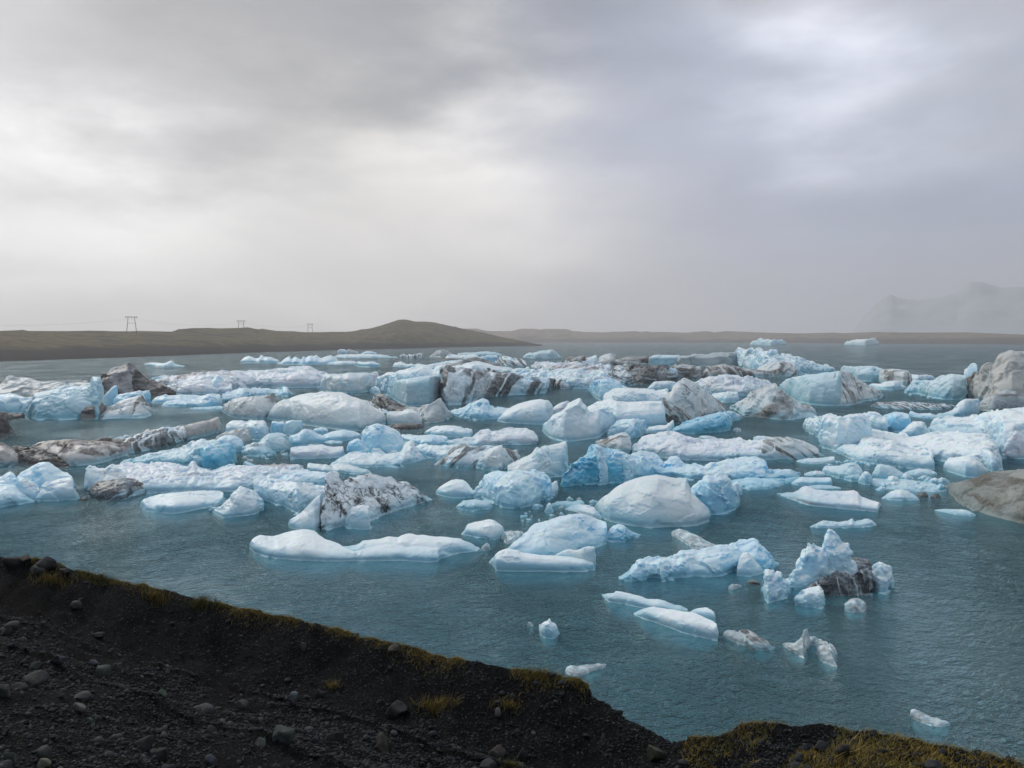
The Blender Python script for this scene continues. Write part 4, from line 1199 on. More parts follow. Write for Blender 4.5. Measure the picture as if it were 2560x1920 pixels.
iceberg('big smooth cream berg with a folded left flank in the middle of the ice field',
 L('main_body', 'beige', 'B', '240,560 330,522 400,503 480,488 590,479 740,484 790,505 830,530 950,558 1030,618 1100,650 1145,745', '240,735 330,748 430,772 550,790 650,802 780,818 900,828 1000,800 1090,770 1145,752', a=.25, k=1.9, rough=.025, lump=.12),
 L('left_fold', 'beige', 'B', '80,712 110,660 160,592 200,565 252,544 300,560 340,640 400,735', '80,718 180,730 300,744 400,765', a=.3, k=2.0, rough=.04),
 L('brown_flank', 'stripe', 'B', '820,520 900,545 980,560 1040,600 1100,630 1145,650 1150,700', '820,600 1000,690 1100,745 1150,735', (0, R(32), 0), a=.2, k=1.6))
iceberg('brown cream shoulder berg left of the big smooth cream berg',
 L('main_body', 'band', 'B', '-300,640 -260,590 -230,562 -150,532 -60,524 0,518 130,500 220,520 262,542 220,590 160,620', '-300,650 -260,680 -200,702 -100,716 0,724 70,720 160,690', (0, R(-15), 0), a=.3, k=2.0, rough=.06))
iceberg('dirty rubble flank joining the big cream berg and the blue faced berg',
 L('rubble', 'ashy', 'B', '985,555 1040,505 1090,498 1130,515 1170,555 1300,605 1400,625 1480,590 1590,600', '985,600 1130,690 1300,720 1450,730 1590,720', (0, R(12), 0), a=.4, rough=.09, crack=.3),
 L('cream_block', 'beige', 'B', '1125,690 1130,655 1250,650 1285,640 1320,630 1360,638 1395,655 1430,695 1440,745', '1125,755 1300,760 1380,762 1440,757', a=.25, k=2.6, rough=.04),
 L('wedge', 'grey', 'B', '1395,700 1430,640 1520,578 1560,555 1590,530 1615,560 1640,602 1670,650 1698,690', '1395,740 1470,752 1550,748 1610,738 1698,694', (0, R(35), 0), a=.2, k=1.3, rough=.05),
 L('low_ledge', 'dark', 'B', '1130,775 1200,755 1300,752 1400,752 1450,762', '1130,785 1250,815 1400,806 1450,780', a=.4, k=2.4))
iceberg('low pointed blue white berg between the striped wall and the smooth white hump',
 L('main_body', 'blue', 'B', '1665,655 1700,638 1760,628 1850,590 1900,560 1962,538 1985,552 2010,562 2008,600 2060,612 2130,618 2230,622', '1665,668 1720,692 1800,704 1900,722 1960,728 2090,714 2230,690', a=.35, k=1.9, rough=.06, scal=.3))
iceberg('smooth white hump left of the knobbly white head berg', L('', 'snow', 'C', '-130,720 -60,650 0,608 80,580 150,560 240,547 315,560 350,598 385,655 360,710', '-130,735 -60,750 60,758 180,765 290,766 360,735', a=.3, k=2.3, rough=.025, lump=.1),
 L('back_ledge', 'dusted', 'C', '345,625 390,590 440,570 482,558 500,590', '345,665 440,672 500,668', a=.3))
iceberg('blue ice castle with a domed top and broken blocks on a wide white apron',
 L('dome', 'blue', 'B', '905,905 912,850 925,822 970,780 1020,758 1062,747 1120,765 1200,800 1255,838 1275,900 1290,960 1300,1010', '905,1020 1000,1045 1200,1045 1300,1030', a=.25, k=2.2, rough=.07, scal=.4),
 L('left_block', 'blue', 'B', '785,945 800,920 835,900 885,884 935,920 980,945 1005,990 1005,1025', '785,1020 900,1042 1005,1040', a=.3, k=2.2, rough=.06),
 L('apron', 'white', 'B', '595,1125 680,1080 740,1040 800,1008 950,1010 1100,1020 1250,1000 1280,930 1340,895 1372,950 1400,1000 1470,1052', '595,1135 720,1128 950,1135 1100,1130 1200,1126 1330,1100 1400,1082 1470,1062', a=.5, k=1.8, rough=.08, crack=.3),
 L('broken_block', 'white', 'B', '1000,1000 1010,955 1060,965 1105,1000 1120,1030', '1000,1050 1120,1055', a=.3, k=2.6),
 L('broken_block', 'white', 'B', '1130,1010 1170,975 1215,985 1235,1030', '1130,1045 1235,1050', a=.3, k=2.6),
 L('broken_block', 'white', 'B', '925,1045 975,1000 1000,1035', '925,1060 1000,1062', a=.3, k=1.6),
 L('broken_block', 'white', 'B', '760,1040 790,1018 850,1020 885,1050', '760,1068 885,1072', a=.4, k=2.2),
 L('right_arm', 'blue', 'B', '1250,845 1300,850 1400,858 1530,853 1620,860 1682,880 1660,915', '1250,905 1400,940 1550,935 1660,925', a=.5, k=2.2, rough=.05))
floe('low white blue rubble floe with rounded lumps right of the blue ice castle',
 L('sheet', 'white', 'B', '1370,950 1440,930 1500,940 1600,950 1680,940 1800,930 1850,950', '1370,1000 1500,1050 1650,1070 1850,1020', a=.6, rough=.08, crack=.3),
 L('aqua_block', 'blue', 'B', '1408,935 1430,895 1470,878 1530,870 1600,880 1650,920', '1408,950 1520,958 1650,945', a=.35, k=2.4),
 L('round_lump', 'white', 'B', '1462,1015 1475,990 1505,977 1545,980 1562,1010', '1462,1042 1510,1052 1562,1040', a=.3, k=2.2),
 L('round_lump', 'white', 'B', '1558,1020 1575,995 1605,1000 1625,1025', '1558,1048 1625,1050', a=.3, k=2.2))
floe('flat white floe behind the rubble floe, below the pointed blue white berg', L('', 'white', 'B', '1452,830 1475,810 1525,793 1600,775 1662,767 1720,775 1765,785 1830,800 1882,812 1875,845', '1452,838 1520,858 1600,866 1700,875 1800,872 1875,855', a=.5, k=2.3, rough=.05))
floe('wide pinkish white floe with a folded right end in front of the smooth white hump',
 L('main_slab', 'dusted', 'B', '1640,905 1750,885 1880,872 1920,840 1955,812 2010,806 2030,830 2100,815 2160,800 2260,794 2340,796 2395,820 2420,860 2440,912', '1640,935 1750,950 1900,955 2050,948 2212,940 2330,940 2440,934', a=.6, k=2.4, rough=.06, crack=.25))
iceberg('brown streaked white berg with a rounded ice rock at its right end',
 L('streaked_slope', 'stripe', 'B', '1538,1102 1580,1080 1640,1050 1690,985 1760,945 1800,925 1850,955 1930,955 2000,945 2060,948 2100,1000', '1538,1110 1620,1122 1750,1128 1900,1130 2100,1110', (0, R(-38), 0), a=.5, k=1.7, rough=.08),
 L('ice_rock', 'beige', 'B', '1900,1120 1925,1060 1960,1010 2010,975 2080,950 2130,940 2180,968 2195,1010 2170,1070 2140,1130', '1900,1135 1980,1155 2090,1168 2140,1150', a=.3, k=2.2, rough=.06),
 L('brown_end', 'band', 'B', '2090,1010 2130,965 2180,970 2212,985 2255,978 2280,1040 2290,1090', '2090,1150 2150,1150 2230,1120 2290,1098', (0, R(60), 0), a=.3))
chunk('white dome with a brown left rim on the water left of the blue arched berg', L('', 'white', 'B', '1548,1345 1575,1310 1625,1278 1680,1248 1725,1234 1790,1240 1830,1270 1870,1320 1910,1370', '1548,1362 1620,1385 1700,1398 1800,1402 1910,1390', a=.3, k=2.0, rough=.03))
chunk('murky blue low chunk in front of the white dome with the brown rim', L('', 'aqua', 'B', '1725,1475 1760,1445 1800,1420 1850,1415 1895,1408 1950,1420 2015,1430 2045,1475', '1725,1485 1800,1505 1880,1512 1970,1500 2045,1485', a=.4, k=2.1))
iceberg('black veined berg with a hooked crest and a smooth white ridge down its left side',
 L('veined_face', 'vein', 'E', '690,500 720,280 730,160 735,95 760,80 795,64 830,80 850,130 900,150 1000,110 1140,75 1190,95 1250,110 1310,98 1360,120 1450,170 1510,200 1560,240 1600,265 1662,302', '690,575 780,565 860,548 930,530 1050,505 1160,478 1280,435 1400,392 1520,350 1662,310', a=.22, k=1.35, rough=.04, facet=.6, crack=.1, den=1.3),
 L('white_ridge', 'snow', 'E', '412,500 430,475 500,440 560,390 610,330 650,295 690,268 710,220 725,130 738,88 755,130 752,250 735,330 715,430', '412,535 440,555 520,572 640,578 690,560 715,520', a=.25, k=1.5, rough=.03),
 L('hook', 'vein', 'E', '760,110 775,80 800,64 835,72 850,100 870,150', '760,190 870,190', a=.1, k=2.0))
chunk('rounded white boulder of ice leaning on the front of the black veined berg', L('', 'snow', 'E', '900,515 910,480 930,440 945,400 975,368 1050,350 1100,358 1135,375 1165,420 1155,460 1150,500 1120,555', '900,540 950,555 1020,565 1110,570 1150,540', a=.25, k=2.4, rough=.04))
floe('beige sheet with a brown edge right behind the crest of the black veined berg', L('', 'beige', 'B', '590,1140 680,1110 750,1098 800,1108 850,1125 900,1140 960,1150 1000,1180', '590,1165 700,1185 850,1195 1000,1190', a=.5, rough=.07))
iceberg('long low white floating ridge shaped like a sleeping animal, nearest to the gravel bank',
 L('head', 'snow', 'E', '70,705 82,680 100,650 135,630 180,614 220,618 290,624 360,606 420,590 480,575 540,567 600,578 645,588 690,615 735,645 800,672 860,695 940,735 1010,760', '70,722 95,748 120,772 220,800 320,822 400,822 500,834 620,838 740,842 900,842 1010,838', a=.55, k=2.1, rough=.03, lump=.15),
 L('back_ridge', 'snow', 'E', '880,712 960,702 1010,692 1060,662 1120,656 1200,648 1250,635 1290,625 1330,632 1365,635 1400,615 1445,600 1520,608 1610,615 1750,626 1830,632 1890,642 1950,668 2010,695 2095,742', '880,770 1100,780 1400,790 1700,805 1800,792 1900,772 2000,758 2095,748', a=.4, k=2.2, rough=.04),
 L('front_ridge', 'snow', 'E', '900,790 980,755 1100,722 1180,706 1250,695 1340,698 1430,712 1520,703 1620,704 1710,707 1770,725 1820,750 1880,775', '900,838 1100,840 1400,836 1550,846 1650,852 1715,845 1735,815 1780,806 1880,780', a=.45, k=2.1, rough=.04),
 L('clear_tip', 'clear', 'E', '2075,740 2095,705 2130,680 2160,692 2168,720 2160,740', '2075,748 2130,750 2168,738', a=.3))
chunk('small faceted white block between the sleeping animal ridge and the front blue dome', L('', 'snow', 'E', '1908,600 1940,570 1960,522 2020,505 2090,488 2160,478 2185,482 2225,502 2285,555 2280,600', '1908,608 1990,625 2080,638 2200,658 2245,640 2280,615', a=.35, k=2.0, rough=.04))

# ---- centre right ------------------------------------------------------------------------------
iceberg('far aqua block with a grey left side alone on the water under the far shore', L('', 'aqua', 'C', '95,182 110,165 135,148 190,142 250,130 300,128 320,118 355,118 380,135 398,160 432,184', '95,188 200,194 340,194 432,188', a=.25, k=2.5, scal=.4))
iceberg('far dark brown lump with a white fin, left end of the dark wall',
 L('dark_lump', 'ashy', 'C', '452,222 470,195 495,178 550,174 605,172 640,172', '452,234 540,244 640,244', (0, R(-30), 0), a=.2, k=2.2),
 L('white_fin', 'white', 'C', '590,228 640,190 700,172 745,158 770,175 740,220', '590,244 740,246', a=.2, k=1.5),
 L('brown_horn', 'band', 'C', '730,225 760,180 800,160 850,149 890,156 915,172 940,190 900,225', '730,246 850,250 940,246', (0, R(-45), 0), a=.2, k=1.7))
iceberg('long grey brown ice wall with a blunt right end behind the ice field',
 L('left_wall', 'ashy', 'C', '880,240 895,215 920,190 980,182 1050,180 1120,184 1190,172 1210,190', '880,250 1000,255 1210,256', (0, R(10), 0), a=.15, k=3, rough=.05),
 L('pale_wall', 'aqua', 'C', '1175,215 1190,180 1220,168 1300,166 1400,165 1450,168 1460,190', '1175,256 1320,258 1460,258', a=.15, k=3, rough=.05),
 L('right_wall', 'grey', 'C', '1430,180 1470,170 1540,164 1575,154 1600,160 1690,156 1750,146 1830,143 1900,140 1925,134 1952,142 1970,175 1975,200 1962,250', '1430,260 1600,262 1800,266 1900,268 1962,266', (0, R(75), 0), a=.12, k=3.2, rough=.05, scal=.4))
floe('wide field of broken white slabs with brown mud in front of the long grey wall',
 L('rubble_row', 'dusted', 'C', '180,248 200,228 300,224 370,238 500,240 600,236 690,252 760,248 835,246 870,262 860,300', '180,290 400,330 700,345 860,330', a=.6, k=2.2, rough=.10, facet=1.7, crack=.7, den=1.3),
 L('rubble_row', 'white', 'C', '-10,300 60,288 150,290 250,295 330,305 450,292 600,300 700,298 830,296 835,340 860,365 930,400 940,430', '-10,370 200,400 380,440 480,455 640,460 800,450 940,442', a=.6, k=2.2, rough=.10, facet=1.7, crack=.7, den=1.3),
 L('rubble_row', 'stripe', 'C', '820,320 860,285 960,290 1030,312 1060,350 1085,372 1082,410', '820,400 930,430 1000,438 1082,422', (R(5), R(5), 0), a=.5, k=2.4, rough=.09, facet=1.7, crack=.6),
 L('rubble_row', 'stripe', 'C', '850,275 900,255 1040,250 1120,262 1200,258 1320,252 1360,280 1440,300 1440,340 1420,375', '850,330 1030,400 1130,412 1240,414 1340,390 1420,386', (R(8), R(5), 0), a=.45, k=2.4, rough=.09, facet=1.7, crack=.6, den=1.3),
 L('mud_block', 'ashy', 'C', '1360,262 1400,248 1450,236 1480,232 1520,250 1600,262 1685,268 1670,310 1645,350', '1360,330 1420,376 1540,378 1645,368', (R(10), 0, 0), a=.35, k=2.2, rough=.10, crack=.4),
 L('mud_wall', 'ashy', 'C', '1645,320 1690,262 1770,254 1850,248 1900,256 2000,278 2100,290 2212,300 2300,320', '1645,358 1800,362 2000,360 2212,354 2300,350', (0, R(75), 0), a=.3, k=2.4, rough=.08, crack=.4))
iceberg('white cracked slope with a muddy left end, highest of the back row on the right',
 L('white_slope', 'white', 'C', '1930,150 1942,118 1958,100 1985,118 2010,124 2080,116 2150,114 2212,130 2255,137 2280,140 2312,165 2325,168 2340,152 2400,162 2500,196 2600,225 2680,250 2770,262 2800,290', '1930,250 1960,275 2100,305 2212,332 2450,338 2800,310', a=.45, k=2.0, rough=.06, crack=.6, den=1.2),
 L('muddy_front', 'band', 'C', '2090,300 2140,265 2200,235 2270,228 2340,222 2400,228 2440,260 2470,310', '2090,340 2300,352 2470,345', (0, R(-40), 0), a=.3, k=1.9, rough=.10, crack=.3))
chunk('small white block with a black side at the right tip of the striped wall berg', L('', 'stripe', 'C', '355,440 390,385 410,372 445,380 462,400 500,420 500,450', '355,450 430,456 500,456', (R(80), R(90), 0), a=.3, k=2.2))
floe('low white crusted floe in front of the muddy broken field', L('', 'white', 'C', '1170,455 1200,415 1230,394 1310,388 1400,390 1440,410 1430,440', '1170,460 1230,468 1350,462 1430,452', a=.5, k=2.2, rough=.08, crack=.4))
iceberg('large white basin berg with knobbly left head and striped curved tower on the right',
 L('blue_back', 'blue', 'C', '664,445 690,405 730,375 800,366 870,364 930,398 942,430 1000,444 1000,480', '664,470 700,520 760,560 900,560 1000,550', a=.4, k=2.3, rough=.08),
 L('back_rim', 'white', 'C', '780,545 800,505 870,456 940,448 1000,446 1100,452 1210,470 1300,470 1345,450 1360,520', '780,600 1000,610 1360,600', a=.4, k=2.0, rough=.05),
 L('basin', 'snow', 'C', '640,620 700,585 760,565 830,545 900,555 1000,570 1130,560 1290,560 1330,640 1330,740', '640,700 900,780 1180,790 1330,780', a=.6, k=2.2, rough=.035, lump=.3),
 L('left_head', 'snow', 'C', '256,795 275,765 310,740 345,690 390,665 432,650 480,572 530,550 590,533 602,575 640,605 660,650 690,650 745,622 790,615 812,640 860,650 905,690 908,740 890,770', '256,812 300,862 350,890 450,912 560,908 650,895 740,882 830,820 890,775', a=.28, k=1.9, rough=.075, lump=.35, den=1.2),
 L('front_lobe', 'blue', 'C', '820,850 850,790 900,730 960,716 1040,714 1110,720 1180,712 1202,735 1190,790 1160,830', '820,862 900,868 960,874 1060,888 1160,838', a=.35, k=2.2, scal=.3, rough=.05),
 L('right_arm', 'white', 'C', '1140,815 1190,785 1260,775 1330,770 1380,735 1412,708 1435,730 1455,762 1400,805', '1140,838 1260,834 1350,834 1400,815', a=.35, k=2.0, rough=.05),
 L('striped_tower', 'band', 'C', '1278,700 1285,600 1295,530 1330,500 1385,478 1405,430 1440,390 1490,364 1530,375 1570,405 1640,450 1700,492 1770,550 1820,585 1866,602 1862,650', '1278,765 1350,760 1420,752 1560,745 1700,700 1862,665', (0, R(52), 0), a=.2, k=2.0, rough=.06, scal=.3),
 L('dark_hollow', 'ashy', 'C', '1300,660 1340,612 1420,605 1490,612 1500,650 1560,700 1580,735', '1300,760 1420,758 1500,755 1580,745', (0, R(40), 0), a=.08, k=2.4, rough=.06),
 L('blue_base', 'deep', 'C', '1345,822 1420,775 1480,745 1600,705 1700,680 1800,660 1862,645 1885,700 1898,745 1898,795', '1345,832 1450,840 1560,845 1700,838 1800,832 1898,808', a=.25, k=2.2, scal=.5, rough=.05),
 L('right_wing', 'blue', 'C', '1840,680 1860,640 1900,648 1940,665 1992,690 1985,715', '1840,735 1900,735 1985,720', a=.3, k=2))
iceberg('fluffy broken white berg behind the striped tower',
 L('upper_bank', 'dusted', 'C', '1560,400 1640,372 1700,345 1780,340 1900,340 1990,355 2100,364 2212,380 2260,420', '1560,450 1740,500 2000,520 2260,500', a=.45, k=2.0, rough=.10, crack=.5, den=1.2),
 L('lower_bank', 'white', 'C', '1700,520 1760,495 1870,480 1950,482 2005,495 2000,530 1960,560', '1700,560 1850,575 1960,572', a=.4, k=2.0, rough=.10, crack=.5))
iceberg('wrinkled cream berg with grey folds right of the striped tower',
 L('main_body', 'band', 'C', '1870,610 1930,580 1985,565 2030,515 2080,480 2150,432 2212,408 2260,415 2320,450 2400,520 2480,570 2560,600 2600,625 2640,670 2662,690', '1870,620 1950,655 2010,692 2120,702 2212,714 2330,724 2420,728 2530,706 2662,696', (0, R(-36), 0), a=.3, k=1.5, rough=.09, scal=.5, den=1.3))
iceberg('smooth sided blue white berg with blue dimples and a brown seam on the right',
 L('blue_face', 'aqua', 'D', '95,430 150,372 220,355 300,340 390,328 480,315 540,310 610,304 640,330 650,420 640,520', '95,450 160,500 225,560 350,592 480,602 600,606 640,600', a=.25, k=2.0, rough=.03, lump=.12),
 L('brown_seam_face', 'band', 'D', '560,340 600,304 680,310 720,335 755,362 830,400 880,425 950,452 985,490 1005,515', '560,606 680,602 760,592 830,566 900,558 950,550 1005,522', (0, R(68), 0), a=.3, k=1.5, rough=.08, scal=.4))
iceberg('long pale blue wall with a grey striped front behind the dimpled berg',
 L('left_wall', 'aqua', 'D', '620,300 635,262 700,262 780,266 860,258 920,268 980,282 1000,320', '620,330 700,370 760,388 900,394 1000,392', a=.3, k=2.2, rough=.05),
 L('striped_front', 'band', 'D', '960,330 985,290 1080,284 1150,292 1200,300 1245,330 1250,380', '960,400 1080,412 1180,418 1250,405', (0, R(88), 0), a=.2, k=2.6),
 L('low_tail', 'white', 'D', '1200,345 1240,330 1300,338 1360,330 1430,345 1442,365', '1200,392 1300,398 1442,375', a=.5, rough=.05))
chunk('small white mound in front of the pale grey striped wall',
 L('', 'white', 'D', '865,430 900,408 970,415 1000,400 1020,392 1100,385 1135,390 1145,412 1200,445', '865,440 975,462 1080,468 1200,455', a=.45, k=2.0, rough=.06))
iceberg('aqua blue berg with a tall pale fin, left of the brown banded tower',
 L('main_body', 'aqua', 'D', '1185,488 1210,450 1235,425 1245,390 1262,378 1330,382 1400,388 1435,382 1470,350 1490,338 1540,338 1580,325 1640,325 1700,330 1745,340 1750,420 1720,520', '1185,496 1290,502 1360,520 1420,536 1520,546 1600,552 1720,545', a=.25, k=2.2, rough=.06, scal=.4),
 L('fin', 'white', 'D', '1685,330 1700,295 1730,262 1760,236 1790,234 1805,240 1814,325', '1685,400 1814,410', a=.15, k=1.8, rough=.04, back=.5))
iceberg('tall cream tower with broad brown bands at the right edge, highest of all',
 L('tower', 'tower', 'D', '1640,480 1645,440 1665,418 1720,392 1765,368 1800,330 1830,310 1900,262 1955,230 1985,165 2020,140 2060,128 2115,126 2212,130 2330,140 2450,200 2520,300', '1640,490 1700,535 1790,560 1850,590 1950,640 2100,650 2212,650 2520,640', (0, R(-52), 0), a=.22, k=1.7, rough=.06, den=1.1),
 L('grey_cave', 'grey', 'D', '1840,560 1880,530 1960,505 2050,470 2150,470 2150,520 2212,560', '1840,640 1950,655 2080,656 2212,655', a=.08, k=2.5, rough=.05),
 L('white_foot', 'white', 'D', '1420,690 1530,660 1590,640 1650,572 1700,548 1740,540 1840,544 1852,570 1830,630', '1420,702 1600,706 1700,700 1780,680 1830,660', a=.4, k=1.8, rough=.04),
 L('small_block', 'white', 'D', '1985,470 2000,435 2030,430 2060,445 2065,490', '1985,510 2065,512', a=.08, k=2.4))
floe('thin dirty brown striped floe on the water left of the brown banded tower', L('', 'stripe', 'D', '880,602 910,580 950,570 1050,572 1150,566 1250,574 1350,580 1480,588 1600,594 1630,600', '880,612 1000,622 1100,630 1250,636 1400,638 1520,634 1630,612', (0, R(55), 0), a=.45, k=2.0))
floe('pale blue sunken strip at the foot of the brown banded tower', L('', 'blue', 'D', '1215,660 1240,644 1290,668 1400,668 1440,680 1520,690', '1215,690 1300,705 1420,715 1520,712', a=.6, k=2))
iceberg('wide white rubble berg with blue hollows and a square block at its front right',
 L('left_lobe', 'white', 'D', '298,745 315,718 345,709 430,690 520,678 560,680 640,692 700,670 760,662 800,655 850,690 900,750 900,830', '298,790 350,840 440,882 455,930 450,962 600,1002 900,960', a=.5, k=2.2, rough=.07, lump=.35, scal=.25, den=1.2),
 L('back_ridge', 'white', 'D', '780,680 830,660 900,649 960,662 990,690 1030,720 1030,790', '780,800 900,830 1030,840', a=.3, k=1.9, rough=.09, crack=.3),
 L('blue_lump', 'blue', 'D', '965,735 1000,690 1075,654 1140,660 1200,668 1260,700 1305,722 1290,770 1230,800', '965,800 1100,830 1230,835', a=.3, k=2.2, rough=.05),
 L('boulder', 'white', 'D', '1125,830 1180,800 1225,760 1265,738 1335,734 1360,770 1375,800 1435,848', '1125,862 1280,872 1435,866', a=.35, k=2.2, rough=.07, scal=.4),
 L('middle_sheet', 'snow', 'D', '640,850 670,800 760,790 900,800 1020,830 1100,850 1200,872 1300,870 1380,850 1500,835 1690,838 1780,855 1875,862 1950,920 1990,980 2015,1040 2035,1090 2042,1140', '640,940 800,980 1000,1020 1500,1080 1850,1150 1950,1180 2042,1155', a=.7, k=2.4, rough=.06, lump=.3, scal=.2, den=1.2),
 L('front_lobe', 'snow', 'D', '598,995 620,955 650,928 720,935 780,948 830,900 880,878 950,888 1000,905 1060,905 1130,935 1250,965 1400,985 1500,990 1585,985 1595,1050 1520,1100 1440,1140', '598,1005 660,1042 750,1078 850,1100 940,1114 1050,1130 1150,1142 1300,1148 1440,1156', a=.5, k=2.2, rough=.07, lump=.3, scal=.3, den=1.2),
 L('square_block', 'snow', 'D', '1508,1145 1525,1095 1560,1050 1640,1044 1740,1042 1790,1060 1845,1092 1880,1135 1918,1178', '1508,1160 1600,1185 1700,1218 1800,1226 1860,1208 1918,1185', a=.35, k=3.0, rough=.03, shelf=.05))
iceberg('white snowy berg with a brown stain at the right edge behind the wide rubble berg',
 L('main_body', 'snow', 'D', '1365,790 1400,760 1440,738 1520,722 1600,710 1700,700 1780,688 1850,665 1930,635 2010,630 2100,630 2212,640 2400,650 2500,680', '1365,840 1450,860 1600,870 1800,880 1900,930 1970,1000 2020,1050 2120,1058 2212,1055 2500,1050', a=.55, k=2.0, rough=.06, lump=.3, scal=.2, den=1.2),
 L('stained_front', 'dusted', 'D', '2030,960 2080,880 2120,800 2180,790 2250,820 2400,830', '2030,1060 2150,1064 2400,1062', (0, R(70), 0), a=.4, k=2.2, rough=.05))
iceberg('big smooth olive grey wedge at the right edge of the photo, spotted with grit', L('', 'moss', 'D', '1500,1290 1570,1278 1650,1260 1750,1232 1850,1200 1950,1172 2020,1165 2100,1160 2212,1158 2400,1160 2600,1200', '1500,1298 1560,1345 1610,1410 1670,1462 1780,1505 1900,1545 2000,1572 2100,1598 2212,1630 2400,1665 2600,1690', a=.3, k=1.6, rough=.02, lump=.06))
floe('long white floe with fine dark cracks and a brown lined right end',
 L('main_slab', 'dusted', 'C', '1035,985 1060,945 1090,920 1110,890 1130,870 1200,850 1285,835 1340,828 1400,830 1460,850 1505,880 1600,895 1700,900 1850,898 2000,895 2100,900 2212,905 2290,910', '1035,1012 1150,1030 1300,1052 1450,1072 1600,1075 1800,1078 2000,1072 2290,1068', a=.65, k=2.3, rough=.06, lump=.3, crack=.25),
 L('lined_end', 'band', 'C', '2150,930 2200,890 2260,872 2330,868 2400,872 2460,888 2545,915 2600,940 2645,970 2684,1028', '2150,1066 2300,1064 2400,1064 2520,1058 2640,1046 2684,1034', (0, R(33), 0), a=.5, k=1.9, rough=.06))
floe('thin white crust floe above the lined end of the long cracked floe', L('', 'dusted', 'C', '2080,882 2100,868 2130,862 2180,865 2240,872 2300,885', '2080,892 2130,905 2200,910 2300,900', a=.5))
floe('small flat slab below the blue base of the striped curved tower', L('', 'dusted', 'C', '1612,870 1640,860 1700,862 1750,872 1788,888', '1612,876 1680,892 1788,896', a=.6))
chunk('tiny clear ice dome on the water right of the striped curved tower', L('', 'clear', 'C', '1908,810 1925,794 1948,790 1970,800 1982,815', '1908,822 1945,828 1982,822', a=.3))
iceberg('arched berg with a beige slanting roof, deep blue caves and a smooth rounded blue front',
 L('slanting_roof', 'beige', 'C', '-40,1130 0,1110 60,1068 160,1030 210,990 262,958 340,935 420,920 500,890 585,864 640,868 690,868 704,900 690,950 640,1010 560,1080 480,1140', '-40,1210 150,1230 300,1225 420,1210 480,1190', a=.35, k=1.8, rough=.05, shelf=.08),
 L('cave_wall', 'deep', 'C', '425,1215 480,1150 560,1075 640,1000 690,940 720,925 760,945 800,962 900,985 1000,1005 1060,1060 1090,1110 1080,1180', '425,1305 520,1300 600,1288 680,1275 740,1284 850,1272 950,1270 1080,1240', a=.2, k=2.2, rough=.10, lump=.6, scal=1.0, den=1.3),
 L('cave_pillar', 'white', 'C', '700,1000 730,930 770,960 800,1010 820,1100 830,1180', '700,1270 760,1288 830,1275', a=.1, k=1.8, rough=.05),
 L('right_bulge', 'blue', 'C', '840,1010 900,985 1000,1010 1050,1050 1080,1100 1090,1150', '840,1260 1000,1262 1090,1240', a=.15, k=2.2, scal=.8, rough=.08),
 L('dusty_rock', 'band', 'C', '712,920 740,900 800,890 850,870 900,850 950,832 985,830 1015,865 1040,910 1045,960 1030,1000', '712,960 800,985 950,1008 1030,1008', (0, R(-20), 0), a=.3, k=2.0, rough=.06),
 L('middle_saddle', 'blue', 'C', '980,1050 1050,1005 1110,990 1200,1000 1260,1050 1320,1090 1370,1050 1420,1040 1460,1070 1500,1100 1600,1108 1700,1140 1790,1180', '980,1240 1100,1235 1250,1205 1400,1215 1540,1240 1790,1215', a=.4, k=1.9, rough=.08, scal=.5, den=1.2),
 L('right_ridge', 'blue', 'C', '1610,1140 1680,1110 1750,1090 1830,1072 1900,1060 1990,1052 2085,1045 2140,1055 2180,1070 2205,1110 2212,1150 2320,1148 2400,1150 2460,1168 2505,1190', '1610,1235 1780,1250 1870,1248 2000,1250 2212,1250 2350,1240 2505,1215', a=.4, k=1.9, rough=.06, scal=.3),
 L('sunken_ledge', 'deep', 'C', '1860,1255 1950,1235 2080,1225 2212,1232 2350,1232 2510,1215', '1860,1280 1930,1300 2050,1330 2212,1325 2350,1285 2510,1228', a=.6, k=2, rough=.05),
 L('smooth_front', 'blue', 'B', '1865,1390 1890,1330 1920,1270 1960,1235 1985,1205 2060,1170 2140,1160 2220,1165 2300,1160 2400,1155 2480,1158 2525,1190 2560,1225 2600,1240 2640,1265 2650,1300 2620,1350 2560,1385', '1865,1402 1950,1412 2040,1445 2120,1480 2212,1496 2300,1490 2370,1468 2430,1440 2560,1400', a=.4, k=2.2, rough=.05, lump=.4, scal=.2, den=1.2),
 L('front_bump', 'white', 'C', '150,1330 180,1280 215,1230 252,1203 290,1230 330,1275 370,1255 410,1240 445,1268 435,1310 400,1350', '150,1400 250,1400 330,1390 400,1360', a=.25, k=2.0, rough=.05))
iceberg('big smooth cream boulder berg with a tilted flat top, front right of the blue caves',
 L('main_body', 'beige', 'C', '718,1450 740,1425 765,1405 850,1345 940,1290 1020,1250 1105,1220 1180,1205 1250,1195 1320,1208 1400,1228 1500,1230 1530,1285 1545,1335 1580,1375 1620,1420 1670,1470 1712,1500', '718,1475 750,1525 790,1572 850,1602 950,1625 1040,1642 1120,1652 1200,1658 1300,1655 1400,1652 1500,1648 1600,1642 1712,1602', a=.3, k=1.8, rough=.025, lump=.25, den=1.2),
 L('tilted_top', 'beige', 'C', '735,1440 765,1405 850,1345 940,1290 1020,1250 1105,1220 1180,1205 1250,1195 1320,1210 1340,1225', '735,1470 850,1420 1000,1370 1150,1290 1340,1250', a=.55, k=1.8, rough=.04))
